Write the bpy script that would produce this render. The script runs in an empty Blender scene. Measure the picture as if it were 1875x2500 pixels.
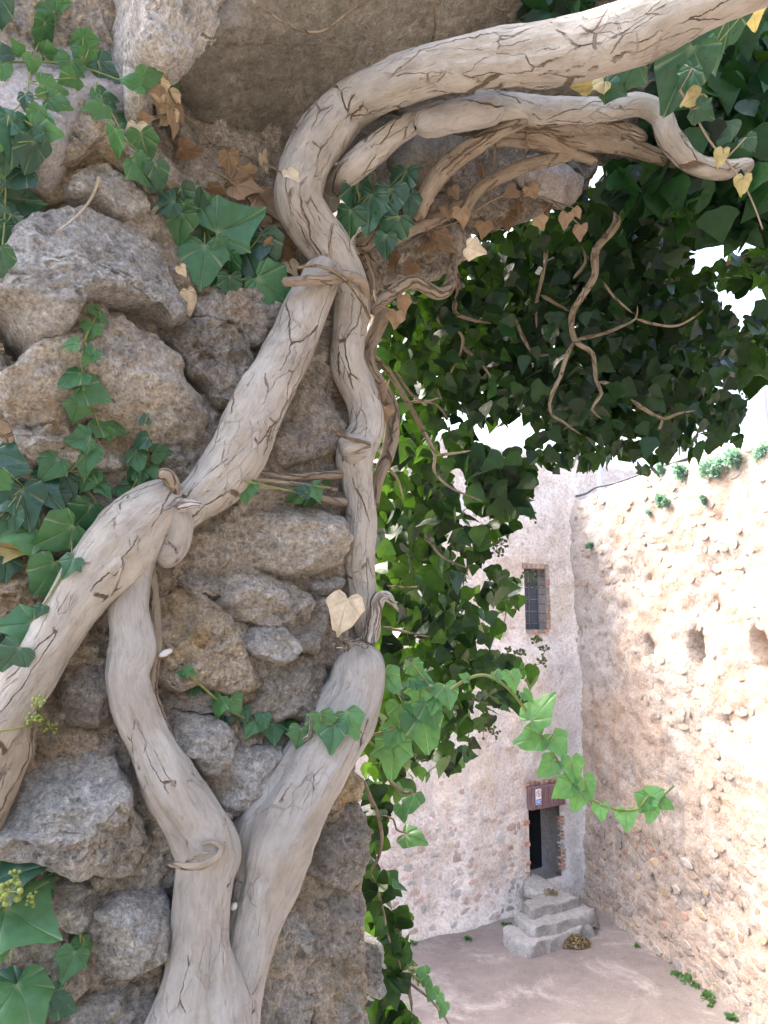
import bpy, math, random
import numpy as np
from mathutils import Vector, Matrix, Quaternion

# ---------------------------------------------------------------- camera, sky, sun, exposure
SC = bpy.context.scene
COL = SC.collection
F = 1750.0            # focal length in photograph pixels (1875 x 2500)
CAM_H = 7.6           # camera height above the courtyard floor
PITCH = math.atan(260.0 / F)
CAM = np.array([0.0, 0.0, CAM_H])
FWD = np.array([0.0, math.cos(PITCH), math.sin(PITCH)])
UPV = np.array([0.0, -math.sin(PITCH), math.cos(PITCH)])
RGT = np.array([1.0, 0.0, 0.0])

cd = bpy.data.cameras.new('camera')
cd.sensor_fit = 'VERTICAL'; cd.sensor_height = 36.0; cd.lens = 36.0 * F / 2500.0
cd.clip_start = 0.02; cd.clip_end = 2000
cam = bpy.data.objects.new('camera', cd); COL.objects.link(cam)
cam.location = CAM; cam.rotation_euler = (math.pi / 2 + PITCH, 0, 0)
SC.camera = cam
SC.cycles.use_adaptive_sampling = True; SC.cycles.adaptive_threshold = 0.012; SC.cycles.max_bounces = 5; SC.cycles.diffuse_bounces = 3; SC.cycles.glossy_bounces = 2; SC.cycles.transmission_bounces = 3
SC.render.resolution_x = 768; SC.render.resolution_y = 1024

SUN_EL, SUN_AZ = 56.0, 300.0      # azimuth clockwise from +Y, degrees
w = bpy.data.worlds.new('World'); SC.world = w; w.use_nodes = True
wn = w.node_tree
bg = wn.nodes['Background']
sky = wn.nodes.new('ShaderNodeTexSky'); sky.sky_type = 'NISHITA'; sky.sun_disc = False
sky.sun_elevation = math.radians(SUN_EL); sky.sun_rotation = math.radians(SUN_AZ)
sky.air_density = 1.0; sky.dust_density = 9.0; sky.ozone_density = 1.0
wn.links.new(sky.outputs[0], bg.inputs[0]); bg.inputs[1].default_value = 0.15
sd = bpy.data.lights.new('sun', 'SUN'); sd.energy = 0.7; sd.angle = math.radians(20); sd.color = (1.0, 0.97, 0.93)
sun = bpy.data.objects.new('sun', sd); COL.objects.link(sun)
a_, e_ = math.radians(SUN_AZ), math.radians(SUN_EL)
to_sun = Vector((math.sin(a_) * math.cos(e_), math.cos(a_) * math.cos(e_), math.sin(e_)))
sun.rotation_euler = to_sun.to_track_quat('Z', 'Y').to_euler()
sun.location = (0, 0, 30)
vs = SC.view_settings
vs.view_transform = 'Standard'; vs.look = 'None'; vs.exposure = 2.9; vs.gamma = 1.0
vs.use_curve_mapping = False

# ---------------------------------------------------------------- helpers
rng = np.random.default_rng(7)
random.seed(7)

def ray(px, py):
    return FWD + RGT * ((px - 937.5) / F) - UPV * ((py - 1250.0) / F)
def at_depth(px, py, d):
    return CAM + ray(px, py) * d
def on_floor(px, py, z=0.0):
    r = ray(px, py); return CAM + r * ((z - CAM_H) / r[2])

# plane of the near rubble wall
_a = at_depth(0, 1510, 1.15); _b = at_depth(900, 1510, 1.55)
WU = (_b - _a); WU[2] = 0; WU /= np.linalg.norm(WU)
WN = np.array([WU[1], -WU[0], 0.0])
WV = np.array([0.0, 0.0, 1.0])
W0 = _a.copy()
def on_wall(px, py, off=0.0):
    r = ray(px, py)
    t = (np.dot(W0 + WN * off - CAM, WN)) / np.dot(r, WN)
    return CAM + r * t
def wall_uv(px, py, off=0.0):
    p = on_wall(px, py, off) - W0
    return np.array([np.dot(p, WU), p[2]])
def wall_depth(px, py, off=0.0):
    return np.dot(on_wall(px, py, off) - CAM, FWD)

def _hash(ix, iy, iz, seed):
    h = (ix.astype(np.int64) * 374761393 + iy.astype(np.int64) * 668265263 + iz.astype(np.int64) * 2147483647 + seed * 974634777) & 0xffffffff
    h = ((h ^ (h >> 13)) * 1274126177) & 0xffffffff
    h = ((h ^ (h >> 16)) * 2246822519) & 0xffffffff
    return ((h ^ (h >> 15)) & 0xffffff).astype(np.float64) / float(0xffffff)
def vnoise(p, seed=0):
    p = np.asarray(p, float); i = np.floor(p).astype(np.int64); f = p - i
    f = f * f * f * (f * (f * 6 - 15) + 10)
    r = 0
    for dx in (0, 1):
        wx = f[..., 0] if dx else 1 - f[..., 0]
        for dy in (0, 1):
            wy = f[..., 1] if dy else 1 - f[..., 1]
            for dz in (0, 1):
                wz = f[..., 2] if dz else 1 - f[..., 2]
                r = r + wx * wy * wz * _hash(i[..., 0] + dx, i[..., 1] + dy, i[..., 2] + dz, seed)
    return r * 2 - 1
def fbm(p, scale, octv=4, seed=0, gain=0.5):
    a, s, r = 1.0, scale, 0
    for k in range(octv):
        r = r + a * vnoise(p * s + 17.3 * k, seed + k); a *= gain; s *= 2.03
    return r
def ridged(p, scale, octv=4, seed=0):
    a, s, r = 1.0, scale, 0
    for k in range(octv):
        r = r + a * (1 - 2 * np.abs(vnoise(p * s + 9.1 * k, seed + k))); a *= 0.5; s *= 2.1
    return r

def make_mesh(name, verts, faces, mat=None, smooth=True, uv=None, col=None, fattr=None):
    me = bpy.data.meshes.new(name)
    if isinstance(faces, np.ndarray):
        nf, k = faces.shape
        me.vertices.add(len(verts)); me.vertices.foreach_set('co', np.asarray(verts, np.float32).ravel())
        me.loops.add(nf * k); me.loops.foreach_set('vertex_index', faces.astype(np.int32).ravel())
        me.polygons.add(nf); me.polygons.foreach_set('loop_start', (np.arange(nf) * k).astype(np.int32))
        me.polygons.foreach_set('loop_total', np.full(nf, k, np.int32))
        me.update(calc_edges=True)
    else:
        me.from_pydata([tuple(map(float, v)) for v in verts], [], [tuple(map(int, f)) for f in faces])
    if smooth:
        me.polygons.foreach_set('use_smooth', np.ones(len(me.polygons), bool))
    if uv is not None:
        l = me.uv_layers.new(name='UVMap')
        l.data.foreach_set('uv', np.asarray(uv, np.float32).ravel())
    if fattr is not None:
        for nm, arr in fattr.items():
            at = me.attributes.new(nm, 'FLOAT', 'POINT')
            at.data.foreach_set('value', np.asarray(arr, np.float32))
    if mat is not None:
        me.materials.append(mat)
    me.update()
    return me

WL, WM = {}, {}       # world position and matrix of every object built
def tag(o, label=None, cat=None, group=None, kind=None):
    if label: o['label'] = label
    if cat: o['category'] = cat
    if group: o['group'] = group
    if kind: o['kind'] = kind
    return o
def thing(name, loc, label=None, cat=None, group=None, kind=None):
    o = bpy.data.objects.new(name, None); COL.objects.link(o)
    o.empty_display_size = 0.1
    o.location = loc; WL[o.name] = np.array(loc, float); WM[o.name] = Matrix.Translation(Vector(loc))
    return tag(o, label, cat, group, kind)
def put(name, me, loc, parent=None, rot=None, scale=None):
    o = bpy.data.objects.new(name, me); COL.objects.link(o)
    o.location = np.asarray(loc, float)
    if rot is not None:
        o.rotation_mode = 'QUATERNION'; o.rotation_quaternion = rot
    if scale is not None:
        o.scale = scale if hasattr(scale, '__len__') else (scale,) * 3
    WL[o.name] = np.asarray(loc, float)
    WM[o.name] = Matrix.LocRotScale(o.location, rot, o.scale)
    if parent:
        o.parent = parent; o.matrix_parent_inverse = WM[parent.name].inverted()
    return o
def solid(name, verts, faces, mat, parent=None, smooth=True, **kw):
    verts = np.asarray(verts, float)
    c = (verts.min(0) + verts.max(0)) / 2; c[2] = verts[:, 2].min()
    return put(name, make_mesh(name, verts - c, faces, mat, smooth, **kw), c, parent)
def quat(x, y, z):
    if np.dot(np.cross(x, y), z) < 0: x = -np.asarray(x)
    return Matrix((x, y, z)).transposed().to_quaternion()
def unit(v):
    v = np.asarray(v, float); return v / (np.linalg.norm(v) + 1e-12)

# ---------------------------------------------------------------- materials
class NB:
    def __init__(s, name):
        s.m = bpy.data.materials.new(name); s.m.use_nodes = True
        s.t = s.m.node_tree; s.n = s.t.nodes; s.l = s.t.links
        s.bsdf = s.n['Principled BSDF']; s.out = s.n['Material Output']
    def node(s, typ, **kw):
        o = s.n.new(typ)
        for k, v in kw.items(): setattr(o, k, v)
        return o
    def link(s, a, b): s.l.new(a, b)
    def pos(s): return s.node('ShaderNodeNewGeometry').outputs['Position']
    def uv(s):
        n = s.node('ShaderNodeUVMap'); n.uv_map = 'UVMap'; return n.outputs[0]
    def attr(s, nm):
        n = s.node('ShaderNodeAttribute'); n.attribute_name = nm; return n.outputs['Fac']
    def rnd(s): return s.node('ShaderNodeObjectInfo').outputs['Random']
    def mapping(s, v, scale=(1, 1, 1), loc=(0, 0, 0), rot=(0, 0, 0)):
        n = s.node('ShaderNodeMapping'); s.link(v, n.inputs[0])
        n.inputs['Scale'].default_value = scale; n.inputs['Location'].default_value = loc; n.inputs['Rotation'].default_value = rot
        return n.outputs[0]
    def noise(s, v, scale, detail=4, rough=0.55, dist=0.0, out='Fac'):
        n = s.node('ShaderNodeTexNoise'); s.link(v, n.inputs['Vector'])
        n.inputs['Scale'].default_value = scale; n.inputs['Detail'].default_value = detail
        n.inputs['Roughness'].default_value = rough; n.inputs['Distortion'].default_value = dist
        return n.outputs[out]
    def voro(s, v, scale, feature='F1', out='Distance', rand=1.0):
        n = s.node('ShaderNodeTexVoronoi'); n.feature = feature; s.link(v, n.inputs['Vector'])
        n.inputs['Scale'].default_value = scale; n.inputs['Randomness'].default_value = rand
        return n.outputs[out]
    def ramp(s, f, stops, interp='LINEAR'):
        n = s.node('ShaderNodeValToRGB'); s.link(f, n.inputs[0]); r = n.color_ramp; r.interpolation = interp
        while len(r.elements) < len(stops): r.elements.new(0.5)
        for e, (p, c) in zip(r.elements, stops):
            e.position = p; e.color = (c, c, c, 1) if not hasattr(c, '__len__') else (*c, 1)
        return n.outputs[0]
    def mix(s, f, a, b, mode='MIX'):
        n = s.node('ShaderNodeMix', data_type='RGBA', blend_type=mode, clamp_factor=True)
        for k, v in ((0, f), (6, a), (7, b)):
            sock = n.inputs[k]
            if hasattr(v, 'links'): s.link(v, sock)
            elif hasattr(v, '__len__'): sock.default_value = (*v, 1)
            else: sock.default_value = v if k == 0 else (v, v, v, 1)
        return n.outputs[2]
    def math(s, op, a, b=0.0, clamp=False):
        n = s.node('ShaderNodeMath', operation=op, use_clamp=clamp)
        for sock, v in ((n.inputs[0], a), (n.inputs[1], b)):
            if hasattr(v, 'links'): s.link(v, sock)
            else: sock.default_value = v
        return n.outputs[0]
    def addv(s, a, b, f):
        n = s.node('ShaderNodeVectorMath', operation='MULTIPLY_ADD')
        s.link(b, n.inputs[0]); n.inputs[1].default_value = (f, f, f); s.link(a, n.inputs[2]); return n.outputs[0]
    def bump(s, h, strength=0.5, dist=0.01, prev=None):
        n = s.node('ShaderNodeBump'); s.link(h, n.inputs['Height'])
        n.inputs['Strength'].default_value = strength; n.inputs['Distance'].default_value = dist
        if prev is not None: s.link(prev, n.inputs['Normal'])
        return n.outputs[0]
    def fin(s, color, rough=0.9, normal=None, spec=0.3):
        if hasattr(color, 'links'): s.link(color, s.bsdf.inputs['Base Color'])
        else: s.bsdf.inputs['Base Color'].default_value = (*color, 1)
        if hasattr(rough, 'links'): s.link(rough, s.bsdf.inputs['Roughness'])
        else: s.bsdf.inputs['Roughness'].default_value = rough
        s.bsdf.inputs['Specular IOR Level'].default_value = spec
        if normal is not None: s.link(normal, s.bsdf.inputs['Normal'])
        return s.m

def rock_mat(name, c_dark, c_mid, c_light, patch, patch_amt=0.35, lime=0.25, moss=0.0, grain=1.0):
    b = NB(name); p = b.pos()
    big = b.noise(p, 9, 5, 0.6, 0.4)
    mid = b.noise(p, 38, 6, 0.65, 0.3)
    fine = b.noise(p, 170, 4, 0.7)
    grit = b.voro(p, 330)
    mixv = b.math('ADD', b.math('MULTIPLY', big, 0.55), b.math('MULTIPLY', mid, 0.45))
    col = b.ramp(mixv, [(0.30, c_dark), (0.5, c_mid), (0.68, c_light)])
    pm = b.ramp(b.noise(b.mapping(p, loc=(3, 7, 1)), 7, 5, 0.6, 0.6), [(0.60 - 0.2 * patch_amt, 0.0), (0.78 - 0.2 * patch_amt, 1.0)])
    col = b.mix(b.math('MULTIPLY', pm, 0.75), col, patch)
    lm = b.ramp(b.noise(b.mapping(p, loc=(11, 2, 5)), 24, 6, 0.7), [(0.56, 0.0), (0.70, 1.0)])
    col = b.mix(b.math('MULTIPLY', lm, lime), col, (0.62, 0.59, 0.53))
    sp = b.ramp(fine, [(0.30, 0.45), (0.50, 1.0), (0.72, 1.45)])
    col = b.mix(0.75 * grain, col, sp, 'MULTIPLY')
    sp2 = b.ramp(grit, [(0.08, 0.55), (0.30, 1.0)])
    col = b.mix(0.5 * grain, col, sp2, 'MULTIPLY')
    if moss > 0:
        mm = b.ramp(b.noise(b.mapping(p, loc=(1, 9, 4)), 16, 5, 0.65), [(0.55, 0.0), (0.7, 1.0)])
        col = b.mix(b.math('MULTIPLY', mm, moss), col, (0.20, 0.19, 0.07))
    tone = b.ramp(b.rnd(), [(0.0, 0.82), (1.0, 1.14)])
    col = b.mix(1.0, col, tone, 'MULTIPLY')
    g2 = b.noise(b.mapping(p, loc=(4, 4, 4)), 95, 5, 0.78)
    gm = b.ramp(b.noise(b.mapping(p, loc=(8, 1, 6)), 11, 4, 0.6, 0.5), [(0.36, 0.45), (0.60, 1.0)])
    stn = b.ramp(b.noise(b.mapping(p, loc=(2, 8, 9)), 13, 6, 0.7, 0.8), [(0.54, 0.0), (0.66, 1.0)])
    col = b.mix(b.math('MULTIPLY', stn, 0.55), col, b.mix(0.5, c_dark, (0.11, 0.10, 0.085)))
    spot = b.ramp(b.voro(b.addv(p, b.noise(p, 60, 3, .6, 0, 'Color'), 0.012), 26), [(0.16, 1.0), (0.26, 0.0)])
    spm = b.ramp(b.noise(b.mapping(p, loc=(6, 6, 2)), 8, 3, 0.6), [(0.52, 0.0), (0.6, 1.0)])
    col = b.mix(b.math('MULTIPLY', b.math('MULTIPLY', spot, spm), lime * 1.2), col, (0.60, 0.59, 0.55))
    col = b.mix(b.math('MULTIPLY', gm, 0.9 * grain), col, b.ramp(g2, [(0.33, 0.40), (0.45, 1.05), (0.55, 1.32), (0.67, 1.95)]), 'MULTIPLY')
    n1 = b.bump(g2, 1.0, 0.014, b.bump(mid, 0.8, 0.016))
    return b.fin(col, 0.92, n1, 0.25)

M = {}
M['rock_grey'] = rock_mat('rock_grey', (0.21, 0.20, 0.185), (0.43, 0.415, 0.385), (0.63, 0.615, 0.59), (0.43, 0.35, 0.24), 0.25, 0.6)
M['rock_tan'] = rock_mat('rock_tan', (0.24, 0.215, 0.18), (0.46, 0.42, 0.36), (0.64, 0.60, 0.54), (0.45, 0.33, 0.19), 0.35, 0.45)
M['rock_ochre'] = rock_mat('rock_ochre', (0.23, 0.195, 0.145), (0.44, 0.375, 0.29), (0.58, 0.52, 0.43), (0.48, 0.34, 0.17), 0.45, 0.35, 0.15)
M['rock_brown'] = rock_mat('rock_brown', (0.18, 0.16, 0.135), (0.36, 0.325, 0.28), (0.52, 0.48, 0.43), (0.38, 0.27, 0.17), 0.3, 0.25, 0.15)
M['rock_lime'] = rock_mat('rock_lime', (0.50, 0.47, 0.41), (0.68, 0.65, 0.60), (0.80, 0.785, 0.75), (0.50, 0.42, 0.28), 0.1, 0.6, 0.1)
M['rock_pink'] = rock_mat('rock_pink', (0.47, 0.405, 0.38), (0.61, 0.55, 0.52), (0.70, 0.66, 0.64), (0.72, 0.71, 0.71), 0.5, 0.3, 0.0, 0.6)
M['rock_slab'] = rock_mat('rock_slab', (0.25, 0.225, 0.18), (0.38, 0.35, 0.295), (0.50, 0.475, 0.425), (0.23, 0.22, 0.185), 0.55, 0.3, 0.1, 0.6)
M['mortar'] = rock_mat('mortar', (0.25, 0.22, 0.18), (0.43, 0.385, 0.325), (0.58, 0.535, 0.47), (0.42, 0.31, 0.19), 0.4, 0.3, 0.15)

def bark_mat(name, c1, c2, c3, crack=(0.15, 0.105, 0.07), su=20, sv=4.2, thr=0.47, cw=0.015):
    b = NB(name); uv = b.uv()
    p = b.pos()
    duv = b.addv(b.addv(uv, b.noise(uv, 30, 4, 0.65, 0, 'Color'), 0.016), b.noise(uv, 7, 3, 0.5, 0, 'Color'), 0.05)
    def cracks(scale, loc, width):
        v = b.voro(b.mapping(duv, scale, loc), 1.0, 'DISTANCE_TO_EDGE')
        return b.ramp(v, [(0.0, 1.0), (width * 0.45, 1.0), (width, 0.0)])
    msk = b.ramp(b.noise(b.mapping(uv, (1, .5, 1), (1.7, 0, 0)), 13, 4, 0.6), [(thr, 0.0), (thr + 0.05, 1.0)])
    ck = b.math('MULTIPLY', cracks((su, sv, 1), (0, 0, 0), cw), msk)
    msk1 = b.ramp(b.noise(b.mapping(uv, (1, .6, 1), (7.7, 3, 0)), 15, 4, 0.6), [(thr + .04, 0.0), (thr + 0.09, 1.0)])
    ck = b.math('MAXIMUM', ck, b.math('MULTIPLY', b.math('MULTIPLY', cracks((su * 1.9, sv * 2.1, 1), (3, 8, 0), cw * 1.2), msk1), 0.75))
    msk2 = b.ramp(b.noise(b.mapping(uv, (1, 1, 1), (4, 2, 0)), 9, 3, 0.6), [(0.53, 0.0), (0.62, 1.0)])
    ck2 = b.math('MULTIPLY', b.math('MULTIPLY', cracks((su * 2.4, su * 0.9, 1), (5, 5, 0), 0.035), msk2), 0.3)
    fib = b.noise(b.mapping(uv, (190, 26, 1)), 1.0, 4, 0.6, 0.4)
    lump = b.noise(b.mapping(uv, (24, 12, 1)), 1.0, 5, 0.6, 0.5)
    tone = b.noise(p, 8, 4, 0.6)
    col = b.ramp(b.math('ADD', b.math('MULTIPLY', tone, 0.6), b.math('MULTIPLY', lump, 0.4)), [(0.32, c1), (0.5, c2), (0.66, c3)])
    col = b.mix(0.32, col, b.ramp(fib, [(0.3, 0.66), (0.55, 1.05), (0.75, 1.2)]), 'MULTIPLY')
    stain = b.ramp(b.noise(b.mapping(p, loc=(5, 3, 8)), 13, 5, 0.65), [(0.58, 0.0), (0.74, 1.0)])
    col = b.mix(b.math('MULTIPLY', stain, 0.35), col, (0.27, 0.20, 0.12))
    col = b.mix(b.math('MULTIPLY', ck2, 0.8), col, crack)
    col = b.mix(ck, col, crack)
    h = b.math('SUBTRACT', b.math('MULTIPLY', lump, 0.7), b.math('ADD', b.math('MULTIPLY', ck, 1.2), ck2))
    n1 = b.bump(h, 0.8, 0.008)
    flake = b.noise(b.mapping(duv, (95, 34, 1)), 1.0, 5, 0.7, 0.6)
    col = b.mix(0.55, col, b.ramp(flake, [(0.30, 0.62), (0.46, 1.0), (0.70, 1.16)]), 'MULTIPLY')
    n2 = b.bump(b.math('ADD', b.math('MULTIPLY', flake, 0.6), b.math('MULTIPLY', fib, 0.4)), 0.9, 0.0065, n1)
    return b.fin(col, 0.85, n2, 0.25)
M['bark'] = bark_mat('bark', (0.29, 0.262, 0.222), (0.41, 0.38, 0.332), (0.51, 0.485, 0.44))
M['bark_smooth'] = bark_mat('bark_smooth', (0.28, 0.258, 0.228), (0.37, 0.348, 0.318), (0.45, 0.432, 0.405), thr=0.56, cw=0.010)
M['bark_brown'] = bark_mat('bark_brown', (0.20, 0.16, 0.115), (0.30, 0.25, 0.19), (0.39, 0.34, 0.27), su=30, sv=5, thr=.45, cw=.035)
M['twig'] = bark_mat('twig', (0.20, 0.155, 0.105), (0.30, 0.24, 0.165), (0.40, 0.335, 0.245), su=60, sv=14, cw=.05)
M['dead_wood'] = bark_mat('dead_wood', (0.36, 0.33, 0.29), (0.50, 0.475, 0.43), (0.62, 0.60, 0.56), su=70, sv=4, thr=0.36, cw=.06)
def plain(name, c, rough=0.8, var=0.25, scale=60):
    b = NB(name); n = b.noise(b.pos(), scale, 4, 0.6)
    col = b.mix(1.0, c, b.ramp(n, [(0.3, 1 - var), (0.7, 1 + var)]), 'MULTIPLY')
    return b.fin(col, rough, b.bump(n, 0.3, 0.003), 0.3)
M['green_stem'] = plain('green_stem', (0.20, 0.23, 0.08), 0.6)
M['berry'] = plain('berry', (0.22, 0.27, 0.07), 0.5)
M['berry_dark'] = plain('berry_dark', (0.10, 0.13, 0.05), 0.6)

def leaf_mat(name, c_a, c_b, c_t, vein=(0.35, 0.45, 0.25), rough=0.34, trans=0.35, veins=True, perleaf=True, vamt=0.85, dk=0.8, spec=0.5):
    b = NB(name); p = b.pos()
    r = b.attr('tone') if perleaf == 'attr' else b.rnd()
    col = b.mix(r, c_a, c_b)
    mott = b.noise(p, 60, 4, 0.6)
    col = b.mix(0.8, col, b.ramp(mott, [(0.3, 0.72), (0.7, 1.25)]), 'MULTIPLY')
    c_tt = b.mix(r, tuple(x * dk for x in c_t), c_t)
    tcol = b.mix(0.6, c_tt, b.ramp(mott, [(0.3, 0.7), (0.7, 1.2)]), 'MULTIPLY')
    if veins:
        v = b.attr('vein')
        vm = b.math('POWER', v, 1.4)
        col = b.mix(b.math('MULTIPLY', vm, vamt), col, vein)
        tcol = b.mix(b.math('MULTIPLY', vm, 0.4), tcol, vein)
        n = b.bump(b.math('SUBTRACT', mott, b.math('MULTIPLY', vm, 0.8)), 0.5, 0.0025)
    else:
        n = b.bump(mott, 0.45, 0.004)
    b.fin(col, b.ramp(mott, [(0.3, rough - 0.06), (0.7, rough + 0.14)]), n, spec)
    t = b.node('ShaderNodeBsdfTranslucent'); b.link(tcol, t.inputs[0])
    mx = b.node('ShaderNodeMixShader'); mx.inputs[0].default_value = trans
    b.link(b.bsdf.outputs[0], mx.inputs[1]); b.link(t.outputs[0], mx.inputs[2]); b.link(mx.outputs[0], b.out.inputs[0])
    return b.m
M['leaf'] = leaf_mat('ivy_leaf', (0.050, 0.160, 0.075), (0.090, 0.240, 0.095), (0.16, 0.36, 0.06))
M['leaf_dark'] = leaf_mat('ivy_leaf_dark', (0.026, 0.085, 0.058), (0.045, 0.13, 0.068), (0.06, 0.16, 0.03), rough=0.3, trans=0.22, vamt=0.55)
M['leaf_light'] = leaf_mat('ivy_leaf_young', (0.075, 0.225, 0.075), (0.115, 0.30, 0.10), (0.20, 0.44, 0.09), trans=0.42, vamt=0.4)
M['leaf_adult'] = leaf_mat('ivy_leaf_adult', (0.006, 0.024, 0.013), (0.030, 0.080, 0.028), (0.13, 0.30, 0.02), dk=.12, spec=.35, veins=False, trans=0.28, rough=0.30)
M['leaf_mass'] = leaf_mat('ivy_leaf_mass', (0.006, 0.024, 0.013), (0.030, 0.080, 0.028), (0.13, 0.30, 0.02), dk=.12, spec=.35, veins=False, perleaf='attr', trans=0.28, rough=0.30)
M['leaf_shade'] = leaf_mat('ivy_leaf_adult_shaded', (0.009, 0.044, 0.016), (0.026, 0.088, 0.028), (0.07, 0.19, 0.02), dk=.45, veins=False, trans=0.24, rough=0.36, spec=.28)  # shaded copy of the adult leaf, canopy shade put into its colours
M['leaf_dry'] = leaf_mat('dry_leaf', (0.20, 0.125, 0.07), (0.40, 0.285, 0.18), (0.30, 0.18, 0.08), vein=(0.60, 0.46, 0.28), rough=0.7, trans=0.25, vamt=0.5)
M['leaf_pale'] = leaf_mat('pale_dry_leaf', (0.66, 0.54, 0.36), (0.74, 0.63, 0.46), (0.70, 0.52, 0.28), vein=(0.5, 0.4, 0.25), rough=0.65, trans=0.2, vamt=0.3)
M['leaf_yellow'] = leaf_mat('yellow_leaf', (0.40, 0.33, 0.13), (0.58, 0.50, 0.24), (0.5, 0.4, 0.12), vein=(0.6, 0.5, 0.25), rough=0.5, trans=0.3, vamt=0.3)
M['weed'] = leaf_mat('weed_leaf', (0.10, 0.21, 0.07), (0.17, 0.30, 0.13), (0.2, 0.4, 0.08), veins=False, rough=0.6)
M['weed_blue'] = leaf_mat('wall_plant_leaf', (0.20, 0.34, 0.28), (0.30, 0.45, 0.40), (0.2, 0.4, 0.2), veins=False, rough=0.6)

# ---------------------------------------------------------------- the courtyard below
def masonry_mat(name, base, light, warm, grey, warm_amt=0.5, streak=0.5, damp=None):
    b = NB(name); p = b.pos()
    big = b.noise(p, 0.45, 5, 0.6, 0.5)
    mid = b.noise(p, 2.6, 6, 0.65, 0.3)
    fine = b.noise(p, 14, 6, 0.7)
    grit = b.noise(p, 70, 4, 0.7)
    col = b.ramp(b.math('ADD', b.math('MULTIPLY', mid, 0.6), b.math('MULTIPLY', fine, 0.4)), [(0.34, base), (0.62, light)])
    wm = b.ramp(big, [(0.60 - 0.2 * warm_amt, 0.0), (0.74 - 0.2 * warm_amt, 1.0)])
    col = b.mix(b.math('MULTIPLY', wm, 0.8), col, b.mix(mid, warm, light))
    st = b.ramp(b.noise(b.mapping(p, (1.7, 1.7, 0.10)), 1.0, 5, 0.6, 0.2), [(0.50, 0.0), (0.64, 1.0)])
    col = b.mix(b.math('MULTIPLY', st, streak), col, light)
    st2 = b.ramp(b.noise(b.mapping(p, (1.5, 1.5, 0.12), (7, 3, 0)), 1.0, 5, 0.6, 0.2), [(0.56, 0.0), (0.72, 1.0)])
    col = b.mix(b.math('MULTIPLY', st2, 0.75), col, grey)
    if damp:      # an old grey render patch beside the corner: (origin, direction, reach, z from, z to, colour)
        o_, d_, reach, z0, z1, dc = damp
        vm = b.node('ShaderNodeVectorMath', operation='DOT_PRODUCT'); b.link(b.mapping(p, loc=tuple(-o_)), vm.inputs[0]); vm.inputs[1].default_value = tuple(d_)
        jit = b.math('MULTIPLY', b.math('SUBTRACT', b.noise(p, 0.9, 5, 0.65), 0.5), 2.4)
        sx_ = b.math('ADD', vm.outputs['Value'], jit)
        k1 = b.ramp(b.math('DIVIDE', sx_, reach * 2), [(0.40, 1.0), (0.55, 0.0)])
        sp_ = b.node('ShaderNodeSeparateXYZ'); b.link(p, sp_.inputs[0])
        zz = b.math('ADD', sp_.outputs[2], jit)
        k2 = b.ramp(b.math('DIVIDE', b.math('SUBTRACT', zz, z0), z1 - z0), [(0.0, 0.0), (0.06, 1.0), (0.94, 1.0), (1.0, 0.0)])
        col = b.mix(b.math('MULTIPLY', b.math('MULTIPLY', k1, k2), 0.7), col, b.mix(mid, dc, light))
    col = b.mix(0.8, col, b.ramp(fine, [(0.30, 0.60), (0.5, 1.0), (0.7, 1.15)]), 'MULTIPLY')
    col = b.mix(0.5, col, b.ramp(grit, [(0.3, 0.7), (0.7, 1.25)]), 'MULTIPLY')
    n1 = b.bump(mid, 0.6, 0.08); n2 = b.bump(fine, 0.7, 0.028, n1); n3 = b.bump(grit, 0.5, 0.009, n2)
    return b.fin(col, 0.95, n3, 0.15)
def court_stone(name, a, c):
    b = NB(name); p = b.pos(); n = b.noise(p, 9, 6, 0.7, 0.3); g = b.noise(p, 60, 4, 0.7)
    col = b.ramp(n, [(0.3, a), (0.65, c)])
    col = b.mix(1.0, col, b.ramp(b.rnd(), [(0, 0.8), (1, 1.2)]), 'MULTIPLY')
    col = b.mix(0.6, col, b.ramp(g, [(0.3, 0.7), (0.7, 1.25)]), 'MULTIPLY')
    return b.fin(col, 0.95, b.bump(g, 0.6, 0.012, b.bump(n, 0.7, 0.03)), 0.15)
M['cs_tan'] = court_stone('court_stone_tan', (0.25, 0.19, 0.145), (0.41, 0.335, 0.275))
M['cs_grey'] = court_stone('court_stone_grey', (0.26, 0.235, 0.215), (0.40, 0.37, 0.345))
M['cs_pale'] = court_stone('court_stone_pale', (0.27, 0.225, 0.185), (0.42, 0.37, 0.325))
M['cs_red'] = court_stone('court_stone_red', (0.33, 0.20, 0.145), (0.44, 0.305, 0.235))
M['cs_ochre'] = court_stone('court_stone_ochre', (0.35, 0.26, 0.17), (0.46, 0.36, 0.25))
M['ts_pale'] = court_stone('tower_stone_pale', (0.44, 0.38, 0.34), (0.64, 0.58, 0.53))
M['ts_pink'] = court_stone('tower_stone_pink', (0.42, 0.32, 0.27), (0.58, 0.47, 0.41))
M['ts_grey'] = court_stone('tower_stone_grey', (0.38, 0.36, 0.345), (0.54, 0.52, 0.50))
TSM = ['ts_pale', 'ts_pink', 'ts_pale', 'ts_grey', 'ts_pink']
CSM = ['cs_tan', 'cs_tan', 'cs_pale', 'cs_pale', 'cs_grey', 'cs_tan', 'cs_pale', 'cs_ochre', 'cs_pale', 'cs_tan', 'cs_tan', 'cs_red']
M['step_stone'] = court_stone('step_stone', (0.21, 0.20, 0.19), (0.37, 0.36, 0.345))
M['brick'] = court_stone('brick_red', (0.33, 0.17, 0.115), (0.50, 0.31, 0.23))

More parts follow.
